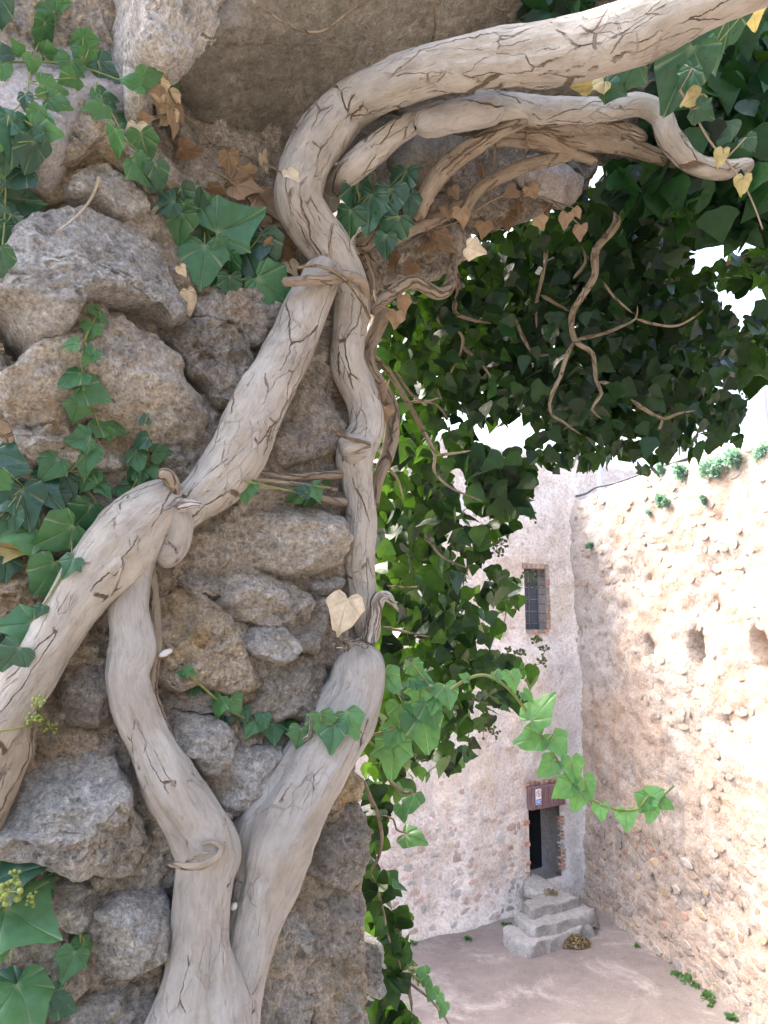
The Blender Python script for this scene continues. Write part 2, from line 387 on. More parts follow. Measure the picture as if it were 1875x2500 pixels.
b = NB('courtyard_earth'); p = b.pos()
n0 = b.noise(p, 0.8, 6, 0.6, 0.6); n1_ = b.noise(p, 5, 6, 0.65); n2_ = b.noise(p, 40, 5, 0.7)
col = b.ramp(b.math('ADD', b.math('MULTIPLY', n0, 0.6), b.math('MULTIPLY', n1_, 0.4)), [(0.35, (0.175, 0.148, 0.138)), (0.62, (0.245, 0.212, 0.198))])
pm = b.ramp(b.noise(b.mapping(p, loc=(2.3, 0.4, 0)), 0.55, 7, 0.68, 0.8), [(0.50, 0.0), (0.62, 1.0)])
col = b.mix(b.math('MULTIPLY', pm, 0.75), col, b.ramp(n1_, [(0.3, (0.30, 0.262, 0.245)), (0.7, (0.42, 0.385, 0.365))]))
pb = b.ramp(b.voro(p, 5.0), [(0.035, 1.0), (0.06, 0.0)])
col = b.mix(b.math('MULTIPLY', pb, 0.8), col, (0.62, 0.58, 0.54))
col = b.mix(0.7, col, b.ramp(n2_, [(0.3, 0.72), (0.7, 1.22)]), 'MULTIPLY')
M['earth'] = b.fin(col, 0.97, b.bump(n2_, 0.6, 0.02, b.bump(n1_, 0.4, 0.05)), 0.1)

K0 = on_floor(1424, 2172)
KL = on_floor(1000, 2288)
KR = on_floor(1864, 2500)
DB = unit(KL - K0)                 # along the tower wall, away from the corner
DR = unit(KR - K0)                 # along the courtyard wall, towards the viewer
NBK = np.array([-DB[1], DB[0], 0.0]); NBK = NBK if np.dot(NBK, CAM - K0) > 0 else -NBK
NRT = np.array([-DR[1], DR[0], 0.0]); NRT = NRT if np.dot(NRT, CAM - K0) > 0 else -NRT
UPW = np.array([0, 0, 1.0])
M['court_plaster'] = masonry_mat('court_plaster', (0.235, 0.18, 0.145), (0.435, 0.385, 0.34), (0.36, 0.215, 0.12), (0.23, 0.21, 0.20), 0.85, 0.45, (K0, DR, 2.6, 5.5, 14.0, (0.38, 0.385, 0.395)))
M['tower_plaster'] = masonry_mat('tower_plaster', (0.50, 0.425, 0.375), (0.72, 0.67, 0.62), (0.60, 0.48, 0.33), (0.46, 0.455, 0.47), 0.35, 0.5, (K0, DB, 1.5, 0.0, 6.6, (0.38, 0.385, 0.40)))
def hit_plane(px, py, A, n):
    r = ray(px, py); t = np.dot(A - CAM, n) / np.dot(r, n); return CAM + r * t
def sz(px, py, A, d, n):
    q = hit_plane(px, py, A, n) - A; return np.dot(q, d), q[2]

# earth floor, reaching far past the walls
nx = 120
gx = np.concatenate([np.linspace(-400, -25, 10), np.linspace(-24, 24, 100), np.linspace(25, 400, 10)])
gy = np.concatenate([np.linspace(-60, 0, 6), np.linspace(1, 34, 100), np.linspace(36, 600, 10)])
X, Y = np.meshgrid(gx, gy)
pts = np.stack([X, Y, 0 * X], -1).reshape(-1, 3)
pts[:, 2] = np.where((np.abs(pts[:, 0]) < 25) & (pts[:, 1] < 35), 0.05 * fbm(pts, 0.7, 4, 3), 0)
idx = np.arange(len(gx) * len(gy)).reshape(len(gy), len(gx))
fc = np.stack([idx[:-1, :-1], idx[:-1, 1:], idx[1:, 1:], idx[1:, :-1]], -1).reshape(-1, 4)
tag(put('ground', make_mesh('ground', pts, fc, M['earth']), (0, 0, 0)), kind='structure')

def grid_wall(A, d, n, s0, s1, z1, res, disp, holes=(), thick=0.9, zb=-0.3):
    sl = set(np.round(np.arange(s0, s1 + 1e-6, res), 4)); zl = set(np.round(np.arange(zb, z1 + 1e-6, res), 4))
    for (a, b_, c, e, dp) in holes: sl |= {a, b_}; zl |= {c, e}
    sl = np.array(sorted(sl)); zl = np.array(sorted(zl))
    S, Z = np.meshgrid(sl, zl)
    H = disp(S, Z)
    V = A + S[..., None] * d + Z[..., None] * UPW + H[..., None] * n
    ns, nz = len(sl), len(zl)
    verts = list(V.reshape(-1, 3)); ix = np.arange(ns * nz).reshape(nz, ns)
    cs = (sl[:-1] + sl[1:]) / 2; cz = (zl[:-1] + zl[1:]) / 2
    CS, CZ = np.meshgrid(cs, cz); keep = np.ones(CS.shape, bool)
    hid = np.zeros(CS.shape, int)
    for k, (a, b_, c, e, dp) in enumerate(holes):
        m = (CS > a) & (CS < b_) & (CZ > c) & (CZ < e); keep &= ~m; hid[m] = k + 1
    q = np.stack([ix[:-1, :-1], ix[:-1, 1:], ix[1:, 1:], ix[1:, :-1]], -1)
    faces = [tuple(f) for f in q[keep]]
    # reveals
    inner = {}
    def inn(i, dp):
        if (i, dp) not in inner:
            inner[(i, dp)] = len(verts); zz, ss = divmod(i, ns)
            verts.append(A + sl[ss] * d + zl[zz] * UPW - n * dp)
        return inner[(i, dp)]
    for j in range(nz - 1):
        for i in range(ns - 1):
            if hid[j, i]:
                dp = holes[hid[j, i] - 1][4]
                for (jj, ii, e) in ((j, i - 1, (ix[j, i], ix[j + 1, i])), (j, i + 1, (ix[j + 1, i + 1], ix[j, i + 1])),
                                    (j - 1, i, (ix[j, i + 1], ix[j, i])), (j + 1, i, (ix[j + 1, i], ix[j + 1, i + 1]))):
                    if 0 <= jj < nz - 1 and 0 <= ii < ns - 1 and not hid[jj, ii]:
                        faces.append((e[0], e[1], inn(e[1], dp), inn(e[0], dp)))
    # top and ends, thick
    def back(i):
        return inn(i, thick)
    for i in range(ns - 1):
        faces.append((ix[-1, i], ix[-1, i + 1], back(ix[-1, i + 1]), back(ix[-1, i])))
    for j in range(nz - 1):
        faces.append((ix[j, 0], ix[j + 1, 0], back(ix[j + 1, 0]), back(ix[j, 0])))
        faces.append((ix[j, -1], ix[j + 1, -1], back(ix[j + 1, -1]), back(ix[j, -1])))
    for (i0, i1) in ((0, ns - 1),):
        faces.append((back(ix[0, i0]), back(ix[0, i1]), back(ix[-1, i1]), back(ix[-1, i0])))
    return np.array(verts), faces

def stone_variant(seed):
    r = np.random.default_rng(seed); k = 9
    a = np.sort(np.linspace(0, 2 * math.pi, k, endpoint=False) + r.uniform(-0.25, 0.25, k))
    rad = r.uniform(0.78, 1.05, k)
    vs_, fs = [], []
    for (f, h) in ((1.0, -0.8), (0.93, 0.35), (0.62, 0.8)):
        for i in range(k):
            vs_.append((0.5 * rad[i] * f * math.cos(a[i]), 0.5 * rad[i] * f * math.sin(a[i]), (h + r.uniform(-0.22, 0.22)) if h > 0 else h))
    vs_.append((0, 0, 0.9))
    for g in (0, 1):
        for i in range(k):
            j = (i + 1) % k; fs.append((g * k + i, g * k + j, (g + 1) * k + j, (g + 1) * k + i))
    for i in range(k): fs.append((2 * k + i, 2 * k + (i + 1) % k, 3 * k))
    return np.array(vs_), fs
SV = [stone_variant(100 + i) for i in range(8)]
SVM = {}
def stone_mesh(i, m):
    if (i, m) not in SVM:
        SVM[(i, m)] = make_mesh('wall_stone', SV[i][0], SV[i][1], M[m], smooth=False)
    return SVM[(i, m)]
def proj(p):
    q = p - CAM; d = np.dot(q, FWD)
    return 937.5 + F * np.dot(q, RGT) / d, 1250 - F * np.dot(q, UPV) / d, d

def lay_stones(parent, A, d, n, s0, s1, z1, disp, prob, mats, rows=(0.13, 0.26), lens=(0.16, 0.46), skip=(), limit=300, seed=5, prot=(0.018, 0.05), warp=None):
    r = np.random.default_rng(seed); lst = []
    z = 0.02
    while z < z1:
        h = r.uniform(*rows); s = s0 + r.uniform(0, 0.2)
        while s < s1:
            l = r.uniform(*lens) * (0.7 + 0.6 * r.random()); cs, cz = s + l / 2, z + h / 2 + r.uniform(-0.04, 0.04)
            if r.random() < prob(cs, cz) and not any(a - l / 2 < cs < b_ + l / 2 and c - h / 2 < cz < e + h / 2 for (a, b_, c, e) in skip) and cz + h / 2 < z1 + 0.02:
                lst.append((cs, cz, l * r.uniform(0.9, 1.08), h * r.uniform(0.85, 1.08), r.uniform(-0.2, 0.2), r.integers(8), (mats if cz < 3.0 or mats is TSM else ['cs_pale', 'cs_pale', 'cs_tan'])[r.integers(len(mats) if cz < 3.0 or mats is TSM else 3)], r.uniform(*prot) * (1.0 if cz < 3.0 else .45)))
            s += l
        z += h
    ss = np.array([q[0] for q in lst]); zz = np.array([q[1] for q in lst]); hh = disp(ss, zz)
    items = []
    for q, h0 in zip(lst, hh):
        c = A + d * q[0] + UPW * (warp(q[0], q[1]) if warp else q[1]) + n * h0
        px, py, dep = proj(c)
        vis = dep > 0 and 880 < px < 1900 and 1100 < py < 2520
        items.append((-(q[2] * q[3] / dep ** 2) if vis else 0, c, q))
    items.sort(key=lambda t: t[0])
    cu, cv, cf = [], [], []
    rx = []
    for k, (sc_, c, q) in enumerate(items):
        ang = q[4]; ex = d * math.cos(ang) + UPW * math.sin(ang); ey = np.cross(n, ex)
        if k < limit and sc_ < 0:
            put('stone', stone_mesh(int(q[5]), q[6]), c, parent, quat(ex, ey, n), (q[2], q[3], q[7]))
        else:
            v, f = SV[int(q[5])]; o = len(rx)
            w_ = c + np.outer(v[:, 0] * q[2], ex) + np.outer(v[:, 1] * q[3], ey) + np.outer(v[:, 2] * q[7], n)
            rx.extend(w_); cf.extend([tuple(a + o for a in t) for t in f]); cu.extend([q[6]] * len(f))
    if rx:
        o = solid('small_stones', np.array(rx), cf, None, parent, smooth=False)
        names = sorted(set(cu)); 
        for m in names: o.data.materials.append(M[m])
        o.data.polygons.foreach_set('material_index', np.array([names.index(m) for m in cu], np.int32))
        tag(o, kind='stuff')

# --- the long courtyard wall on the right
_, ZR = sz(1400, 1216, K0, DR, NRT)
_s9, _z9 = sz(1875, 1034, K0, DR, NRT); KW = (_z9 / ZR - 1) / _s9
def zwarp(s, z): return z * (1 + KW * np.maximum(s, 0))
def szr(px, py):
    s, z = sz(px, py, K0, DR, NRT); return s, z / (1 + KW * max(s, 0))
putlogs = [(szr(x_, y_), rr) for (x_, y_, rr) in ((1418, 1555, .16), (1583, 1585, .19), (1697, 1580, .27), (1852, 1588, .26), (1738, 1394, .09), (1590, 1730, .09), (1770, 1765, .07), (1745, 1826, .06), (1577, 1412, .06), (1600, 2163, .14))]
def disp_r(S, Z):
    P3 = np.stack([S, Z, 0 * S], -1)
    h = 0.10 * fbm(P3, 0.5, 3, 21) + 0.045 * fbm(P3, 2.2, 3, 22) + 0.028 * ridged(P3 * np.array([1, 1.5, 1]), 5.0, 2, 25)
    h += 0.30 * np.clip(1 - Z / 2.2, 0, 1) ** 2
    for ((s, z), rr) in putlogs:
        dd = np.sqrt(((S - s) / 0.8) ** 2 + ((Z - z) / (1.45 if rr > .12 else 1.0)) ** 2)
        h = h - (0.8 if rr > .12 else 0.4) * np.clip((rr - dd + .04 * vnoise(P3 * 5, 77)) / (0.22 * rr) + 0.5, 0, 1)
    tp = np.clip((Z - (ZR - 0.5)) / 0.5, 0, 1)
    h -= 0.12 * tp ** 2 * (1 + 0.5 * vnoise(P3 * 1.3, 5))
    return h
LR = 17.0
v, f = grid_wall(K0, DR, NRT, -0.4, LR, ZR, 0.09, disp_r)
_top = v[:, 2] > ZR - 0.02
cw = thing('courtyard_wall', K0 + DR * LR / 2, 'long sunlit courtyard wall of rubble stone and crumbling pink plaster', 'wall')
top_j = _top; v[:, 2] = zwarp((v - K0) @ DR, v[:, 2])
v[top_j, 2] += 0.16 * fbm(v[top_j] * np.array([1, 1, 0]), 1.1, 4, 8)
solid('wall_face', v, f, M['court_plaster'], cw)
lay_stones(cw, K0, DR, NRT, 0.0, LR - 0.2, ZR, disp_r, lambda s, z: (0.9 if z < 2.6 else 0.34), CSM, limit=300, seed=5, prot=(0.005, 0.022), warp=zwarp)
for (px, py, l_, h_) in ((1592, 2070, .5, .22), (1600, 2108, .42, .3), (1835, 2132, .5, .16), (1620, 2097, .3, .2), (1822, 2120, .45, .15)):
    s, z = szr(px, py); c = K0 + DR * s + UPW * zwarp(s, z) + NRT * (float(disp_r(np.array([s]), np.array([z]))[0]) + .01)
    put('stone', stone_mesh(3, 'cs_red' if h_ < .25 else 'cs_ochre'), c, cw, quat(DR, UPW, NRT), (l_, h_, .05))

# --- the tower with the barred window and the door
_, ZT = sz(1290, 1105, K0, DB, NBK)
dA = sz(1277, 1970, K0, DB, NBK); dB_ = sz(1352, 1960, K0, DB, NBK); dC = sz(1284, 2150, K0, DB, NBK)
wA = sz(1279, 1388, K0, DB, NBK); wB = sz(1331, 1388, K0, DB, NBK); wC = sz(1300, 1537, K0, DB, NBK)
door = (round(min(dA[0], dB_[0]), 3), round(max(dA[0], dB_[0]), 3), round(dC[1], 3), round(dA[1], 3), 0.55)
win = (round(min(wA[0], wB[0]), 3), round(max(wA[0], wB[0]), 3), round(wC[1], 3), round(wA[1], 3), 0.32)
ZL = wC[1] - 0.15
def disp_b(S, Z):
    P3 = np.stack([S + 40, Z, 0 * S], -1)
    h = 0.07 * fbm(P3, 0.5, 3, 31) + 0.03 * fbm(P3, 2.4, 3, 32) + 0.015 * ridged(P3, 6.0, 2, 33)
    lo = 1 / (1 + np.exp((Z - ZL + 0.35) / 0.08))
    h += 0.24 * lo * np.clip((5.2 - S) / 1.0, 0, 1)
    h += 0.35 * np.exp(-np.clip(S, 0, 9) / 0.28) * (S > -0.5)
    h += 0.22 * np.clip(1 - Z / 1.2, 0, 1) ** 2 * np.clip((S - 2.2) / 0.6, 0, 1)
    for (a, b_, c, e, dp) in (door, win):
        m = np.clip(np.maximum(np.maximum(a - S, S - b_), np.maximum(c - Z, Z - e - (0.65 if c < 3 else 0))) / 0.25, 0, 1)
        h = h * m + (1 - m) * (0.21 if c < 3 else 0.0)
    return h
v, f = grid_wall(K0, DB, NBK, -4.2, 13.0, ZT, 0.09, disp_b, (door, win), thick=2.2)
tp = v[:, 2] > ZT - 0.02
v[tp, 2] += 0.12 * fbm(v[tp] * np.array([1, 1, 0]), 1.1, 4, 9)
# beyond the corner the tower stands behind the courtyard wall
tw = thing('stone_tower', K0 + DB * 4, 'pale plastered stone building with a narrow doorway and a barred window', 'building')
solid('wall_face', v, f, M['tower_plaster'], tw)
sk = [(door[0] - .1, door[1] + .1, door[2] - .4, door[3] + .6), (win[0] - .15, win[1] + .15, win[2] - .15, win[3] + .2)]
lay_stones(tw, K0, DB, NBK, 0.5, 9.5, ZT, disp_b, lambda s, z: (0.06 if s < 2.4 else (0.62 if z < 2.4 else (0.16 if z < 6 else .2))), TSM, rows=(0.12, 0.26), lens=(0.14, 0.42), skip=sk, limit=300, seed=9, prot=(0.006, 0.022))

def box(name, c, ax, ay, az, sx, sy, szz, mat, parent, bev=0.0, jit=0.0, seed=0):
    r = np.random.default_rng(seed)
    vs_ = np.array([[x, y, z] for x in (-.5, .5) for y in (-.5, .5) for z in (-.5, .5)])
    fs = [(0, 1, 3, 2), (4, 6, 7, 5), (0, 4, 5, 1), (2, 3, 7, 6), (0, 2, 6, 4), (1, 5, 7, 3)]
    me = make_mesh(name, (vs_ * np.array([sx, sy, szz])) + r.uniform(-jit, jit, (8, 3)), fs, mat, False)
    if bev:
        import bmesh
        bm = bmesh.new(); bm.from_mesh(me)
        bmesh.ops.bevel(bm, geom=bm.edges[:], offset=bev, segments=2, affect='EDGES', profile=0.6)
        bm.to_mesh(me); bm.free()
    return put(name, me, c, parent, quat(ax, ay, az))
def tw_p(s, z, h): return K0 + DB * s + UPW * z + NBK * h
def tw_d(s, z, h): return tw_p(s, z, h + 0.09)

b = NB('weathered_wood'); p = b.pos(); g_ = b.noise(b.mapping(p, (40, 40, 3)), 1.0, 5, 0.6, 0.3)
M['wood'] = b.fin(b.ramp(g_, [(0.3, (0.10, 0.055, 0.06)), (0.5, (0.20, 0.125, 0.125)), (0.72, (0.32, 0.24, 0.22))]), 0.85, b.bump(g_, 0.6, 0.01), 0.2)
M['dark_room'] = plain('dark_room', (0.05, 0.05, 0.055), 0.9)
M['old_brick_red'] = M['brick']
# doorway: dark passage with a plank door standing inside it, timber lintel, brick jamb
sm, zm = (door[0] + door[1]) / 2, (door[2] + door[3]) / 2; dw, dh = door[1] - door[0], door[3] - door[2]
dr = tw
pas_v = []; 
for h_ in (-0.551, -2.1):
    for (ss, zz) in ((door[0] - .05, door[2] - .02), (door[1] + .05, door[2] - .02), (door[1] + .05, door[3] + .05), (door[0] - .05, door[3] + .05)):
        pas_v.append(tw_p(ss, zz, h_))
solid('passage', np.array(pas_v), [(0, 1, 5, 4), (1, 2, 6, 5), (2, 3, 7, 6), (3, 0, 4, 7), (4, 5, 6, 7)], M['dark_room'], tw, smooth=False)
lin = box('lintel', tw_d(sm + 0.0, door[3] + 0.29, 0.13), DB, UPW, NBK, dw + 0.10, 0.58, 0.34, M['wood'], tw, 0.012, 0.012, 3)
for k in range(7):
    box('lintel_plank', tw_d(door[0] - 0.02 + (dw + .04) * (k + .5) / 7, door[3] + 0.29, 0.315), DB, UPW, NBK, (dw + .04) / 7 - 0.008, 0.56, 0.04, M['wood'], lin, 0.006, 0.006, k)
zc_ = door[3] + 0.62
for k in range(9):
    box('brick', tw_d(door[0] - .2 + k * (dw + .45) / 9, zc_ + 0.03 * math.sin(k * 2.1) + (0.04 * k / 9), 0.15), unit(DB + UPW * (0.1 * math.sin(k))), unit(UPW - DB * (0.1 * math.sin(k))), NBK, 0.13, 0.07, 0.10, M['brick'], tw, 0.008, 0.012, 40 + k)
rr_ = np.random.default_rng(4)
right_s = door[0] if sz(1352, 1960, K0, DB, NBK)[0] < sz(1277, 1970, K0, DB, NBK)[0] else door[1]
left_s = door[1] if right_s == door[0] else door[0]
sg = 1 if right_s == door[1] else -1
for k in range(15):
    zz = door[2] + 0.18 + k * (dh - 0.45) / 15
    box('brick', tw_d(right_s + sg * rr_.uniform(-0.01, .07), zz, 0.10 + rr_.uniform(0, .02)), DB, UPW, NBK, rr_.uniform(.08, .2), 0.055, 0.12, M['brick'] if rr_.random() < .6 else M['cs_grey'], tw, 0.008, 0.012, 60 + k)
for k in range(9):
    zz = door[2] + 0.1 + rr_.uniform(0, dh - .1)
    box('brick', tw_d(left_s - sg * rr_.uniform(0.03, .7), zz, 0.12 + rr_.uniform(-.01, .012)), DB, UPW, NBK, rr_.uniform(.12, .24), rr_.uniform(.08, .14), 0.06, M['brick'], tw, 0.01, 0.02, 80 + k)

# prohibition sign on the lintel
b = NB('sign_white'); M['sign_white'] = b.fin((0.80, 0.80, 0.82), 0.5)
b = NB('sign_blue'); M['sign_blue'] = b.fin((0.06, 0.22, 0.62), 0.5)
b = NB('sign_red'); M['sign_red'] = b.fin((0.42, 0.10, 0.14), 0.5)
b = NB('sign_black'); M['sign_black'] = b.fin((0.05, 0.04, 0.08), 0.5)
ps = sz(1295, 1940, K0, DB, NBK)
ps = (left_s + sg * 0.17, door[3] + 0.33)
sgn = box('warning_sign', tw_d(ps[0], ps[1], 0.345), DB, UPW, NBK, 0.20, 0.40, 0.012, M['sign_white'], None, 0.002)
tag(sgn, 'small white no-entry sign with red ring and blue strip on the wooden lintel', 'sign')
XD = DB * sg        # reading direction
def sgp(x, y, h=0.354): return tw_d(ps[0] + sg * x, ps[1] + y, h)
ring_v, ring_f = [], []
for i in range(32):
    a = 2 * math.pi * i / 32
    for rr2 in (0.085, 0.070): ring_v.append(sgp(math.cos(a) * rr2, 0.085 + math.sin(a) * rr2, 0.3535))
for i in range(32):
    j = (i + 1) % 32; ring_f.append((2 * i, 2 * j, 2 * j + 1, 2 * i + 1))
solid('red_ring', np.array(ring_v), ring_f, M['sign_red'], sgn, False)
box('red_bar', sgp(0, 0.085, 0.3555), unit(XD * 0.7 - UPW * 0.72), unit(XD * 0.72 + UPW * 0.7), NBK, 0.15, 0.014, 0.002, M['sign_red'], sgn)
fg = []
def seg(x0, y0, x1, y1, wd):
    d_ = unit(np.array([x1 - x0, y1 - y0])); q_ = np.array([-d_[1], d_[0]]) * wd / 2
    return [sgp(x0 + q_[0], y0 + q_[1]), sgp(x1 + q_[0], y1 + q_[1]), sgp(x1 - q_[0], y1 - q_[1]), sgp(x0 - q_[0], y0 - q_[1])]
for s_ in ((0, .115, 0, .075, .02), (0, .08, -.022, .035, .011), (0, .08, .024, .04, .011), (0, .112, -.032, .085, .009), (0, .112, .03, .09, .009), (-.009, .134, .009, .134, .018)):
    fg += seg(*s_)
solid('walking_figure', np.array(fg), [tuple(range(4 * i, 4 * i + 4)) for i in range(len(fg) // 4)], M['sign_black'], sgn, False)
bs = box('blue_strip', sgp(0, -0.125, 0.3525), DB, UPW, NBK, 0.185, 0.125, 0.003, M['sign_blue'], sgn)
for k in range(2):
    box('text_line', sgp(0.0, -0.105 - 0.042 * k, 0.355), DB, UPW, NBK, 0.15 - .03 * k, 0.018, 0.002, M['sign_white'], bs)

# barred window
M['iron'] = plain('iron', (0.07, 0.065, 0.07), 0.7)
b = NB('old_glass'); M['pane'] = b.fin((0.10, 0.12, 0.16), 0.25, None, 0.5)
b = NB('frame_wood'); M['frame'] = b.fin((0.28, 0.29, 0.33), 0.7)
sw, zw = (win[0] + win[1]) / 2, (win[2] + win[3]) / 2; ww, wh = win[1] - win[0], win[3] - win[2]
wo = box('window', tw_p(sw, zw, -0.30), DB, UPW, NBK, ww + .04, wh + .04, 0.03, M['pane'], tw)
for o_ in (-1, 0, 1): box('mullion', tw_p(sw + o_ * ww * .46, zw, -0.27), DB, UPW, NBK, 0.05, wh, 0.04, M['frame'], wo)
for k in range(5): box('glazing_bar', tw_p(sw, win[2] + wh * (k + .5) / 5, -0.265), DB, UPW, NBK, ww, 0.025, 0.03, M['frame'], wo)
for k in range(6): box('iron_bar', tw_p(sw, win[2] + wh * (k + .7) / 6.4, -0.06), DB, UPW, NBK, ww + .06, 0.022, 0.022, M['iron'], wo)
for k in range(2): box('iron_bar', tw_p(win[0] + ww * (k + 1) / 3, zw, -0.085), DB, UPW, NBK, 0.022, wh + .05, 0.022, M['iron'], wo)
for k in range(6):
    box('brick', tw_p(win[0] - .1 + (k + .5) * (ww + .2) / 6, win[3] + 0.085, 0.02), DB, UPW, NBK, (ww + .2) / 6 - .015, 0.15, 0.08, M['cs_red'] if k % 2 else M['cs_pale'], tw, 0.01, 0.01, 120 + k)
for k in range(7):
    box('brick', tw_p(right_s * 0 + (win[0] if sg < 0 else win[1]) + sg * .06, win[2] + (k + .5) * wh / 7, 0.005), DB, UPW, NBK, .13, wh / 7 - .02, 0.06, M['cs_red'] if k in (0, 1, 5) else M['cs_pale'], tw, 0.01, 0.01, 140 + k)
for k in range(4):
    box('sill_stone', tw_p(win[0] + (k + .5) * ww / 4, win[2] - .05, 0.03), DB, UPW, NBK, ww / 4 - .012, .09, .14, M['cs_red'] if k % 2 == 0 else M['cs_pale'], tw, .01, .008, 160 + k)

# worn stone steps, every slab its own
def slab(name, top_px, z, depth, mat, parent, seed=0, flare=0.03):
    r = np.random.default_rng(seed)
    poly = np.array([on_floor(x, y, z) for (x, y) in top_px]); c = poly.mean(0)
    # resample
    out = []
    for i in range(len(poly)):
        a_, b2 = poly[i], poly[(i + 1) % len(poly)]; k = max(2, int(np.linalg.norm(b2 - a_) / 0.09))
        for t in range(k): out.append(a_ + (b2 - a_) * t / k)
    B = np.array(out); n_ = len(B)
    B[:, :2] += r.uniform(-.012, .012, (n_, 2))
    rings = []
    for (sc2, dz) in ((0.0, 0), (.35, 0), (.65, 0), (.9, 0), (0.975, -0.008), (1.0, -0.035), (1.0 + flare * .5, -depth * .5), (1 + flare, -depth)):
        q = c + (B - c) * sc2; q[:, 2] = z + dz; q += (0.032 + .03 * (dz < -.005)) * np.stack([fbm(q + 3, 3, 3, seed + 1), fbm(q + 9, 3, 3, seed + 2), 1.0 * fbm(q, 3.5, 4, seed + 3)], -1) * (0.6 + .6 * (dz < -.01)); rings.append(q)
    V = np.concatenate(rings); fs = []
    for g in range(len(rings) - 1):
        for i in range(n_):
            j = (i + 1) % n_; fs.append((g * n_ + i, g * n_ + j, (g + 1) * n_ + j, (g + 1) * n_ + i))
    return solid(name, V, np.array(fs), mat, parent)
def c2(L): return [(1180 + x * .229, 1850 + y * .229) for (x, y) in L]
st = thing('stone_steps', on_floor(1330, 2240), 'worn grey stone steps turning up to the dark doorway', 'steps')
slab('step', c2([(200, 1825), (290, 1792), (560, 1880), (800, 1790), (1090, 1700), (1150, 1760), (870, 1860), (640, 1950), (460, 2005), (290, 1930)]), 0.27, 0.40, M['step_stone'], st, 1, 0.05)
slab('step', c2([(330, 1665), (540, 1560), (1040, 1540), (1215, 1605), (1080, 1660), (780, 1762), (560, 1812), (450, 1760)]), 0.50, 0.42, M['step_stone'], st, 2)
slab('step', c2([(405, 1555), (560, 1480), (700, 1420), (800, 1400), (935, 1445), (1010, 1490), (800, 1545), (520, 1617)]), 0.72, 0.44, M['step_stone'], st, 3)
slab('step', c2([(450, 1330), (455, 1210), (640, 1260), (735, 1335), (765, 1385), (690, 1425), (570, 1440), (470, 1400)]), 0.80, 0.25, M['step_stone'], st, 4)

# leaf litter heap, weeds, plants on the wall, pole and cable
def scatter_leaves(c, rad, hgt, n, size, seed, flat=0.6):
    r = np.random.default_rng(seed); V, Fc, T = [], [], []
    for i in range(n):
        a = r.uniform(0, 2 * math.pi); q = math.sqrt(r.random())
        p_ = np.array([c[0] + rad * q * math.cos(a) * 1.15, c[1] + rad * q * math.sin(a) * 0.9, c[2] + max(0.004, hgt * (1 - q * q) * r.random() ** .5)])
        x = unit(r.normal(size=3) * np.array([1, 1, flat])); y = unit(np.cross(x, r.normal(size=3) * np.array([flat, flat, 1])))
        s = size * r.uniform(.6, 1.3); o = len(V)
        V += [p_ - x * s * .5, p_ + y * s * .25, p_ + x * s * .5, p_ - y * s * .25]; Fc.append((o, o + 1, o + 2, o + 3)); T += [r.random()] * 4
    V = np.array(V); V[:, 2] = np.maximum(V[:, 2], c[2] + .002)
    return V, np.array(Fc), T
b = NB('dry_litter'); t_ = b.attr('tone')
M['litter'] = b.fin(b.ramp(t_, [(0, (0.10, 0.065, 0.035)), (.5, (0.18, 0.125, 0.065)), (.85, (0.26, 0.20, 0.10)), (1, (0.20, 0.21, 0.08))]), 0.9)
for (px, py, z_, rad, hg, n_, sz_, lab) in ((1401, 2302, .0, .36, .20, 1500, .07, 'heap of dry brown leaves on the earth beside the stone steps'),
                                            (1340, 2180, .74, .20, .10, 260, .06, 'small drift of dry yellow leaves lying on the uppermost step'),
                                            (1430, 2153, .0, .17, .24, 260, .07, 'dry brown weeds gathered in the corner where the two walls meet')):
    V_, F_, T_ = scatter_leaves(on_floor(px, py, z_), rad, hg, n_, sz_, int(px))
    tag(solid('leaf_litter', V_, F_, M['litter'], None, False, fattr={'tone': T_}), lab, 'dry leaves', kind='stuff')
def tuft(name, c, rad, hgt, n, ls, mat, seed, label, group, out=np.array([0, 0, 1.0]), flat=(.9, .9, 1.0)):
    r = np.random.default_rng(seed); V, Fc, T = [], [], []
    c0 = np.array(c); subs = [c0 + (r.normal(size=3) * np.array([.45, .45, .25]) * rad - out * rad * .15 if k_ else 0) * (1.0) for k_ in range(4)]
    for i in range(n):
        c = subs[r.integers(4)] * .85 + c0 * .15
        d_ = unit(r.normal(size=3) * np.array(flat) + out * 1.0); l = rad * .8 * r.uniform(.35, 1.0); tip = c + d_ * np.array([1, 1, hgt / rad]) * l
        sd_ = unit(np.cross(d_, r.normal(size=3))) * ls * .5; up_ = unit(np.cross(sd_, d_)) * ls * .25
        o = len(V); m_ = tip - d_ * ls
        V += [m_, (m_ + tip) / 2 + sd_ + up_, tip, (m_ + tip) / 2 - sd_ + up_]; Fc.append((o, o + 1, o + 2, o + 3)); T += [r.random()] * 4
        if i % 4 == 0:
            o = len(V); V += [c + sd_ * .12, m_ + sd_ * .08, m_ - sd_ * .08, c - sd_ * .12]; Fc.append((o, o + 1, o + 2, o + 3)); T += [.3] * 4
    return tag(solid(name, np.array(V), np.array(Fc), mat, None, False, fattr={'tone': T}), label, 'plant', group)
for k, (px, py, rad) in enumerate(((1476, 2200, .14), (1528, 2253, .18), (1577, 2292, .14), (1560, 2312, .16), (1625, 2337, .18), (1668, 2385, .20), (1690, 2396, .26), (1708, 2412, .22), (1735, 2435, .24), (1745, 2448, .16), (1795, 2488, .18))):
    tuft('weed', on_floor(px - 6, py) + NRT * 0.02, rad, rad * .8, int(90 * rad / .15), .075, M['weed'], 300 + k, 'small green weed sprouting at the foot of the long rubble wall', 'weeds along the foot of the wall')
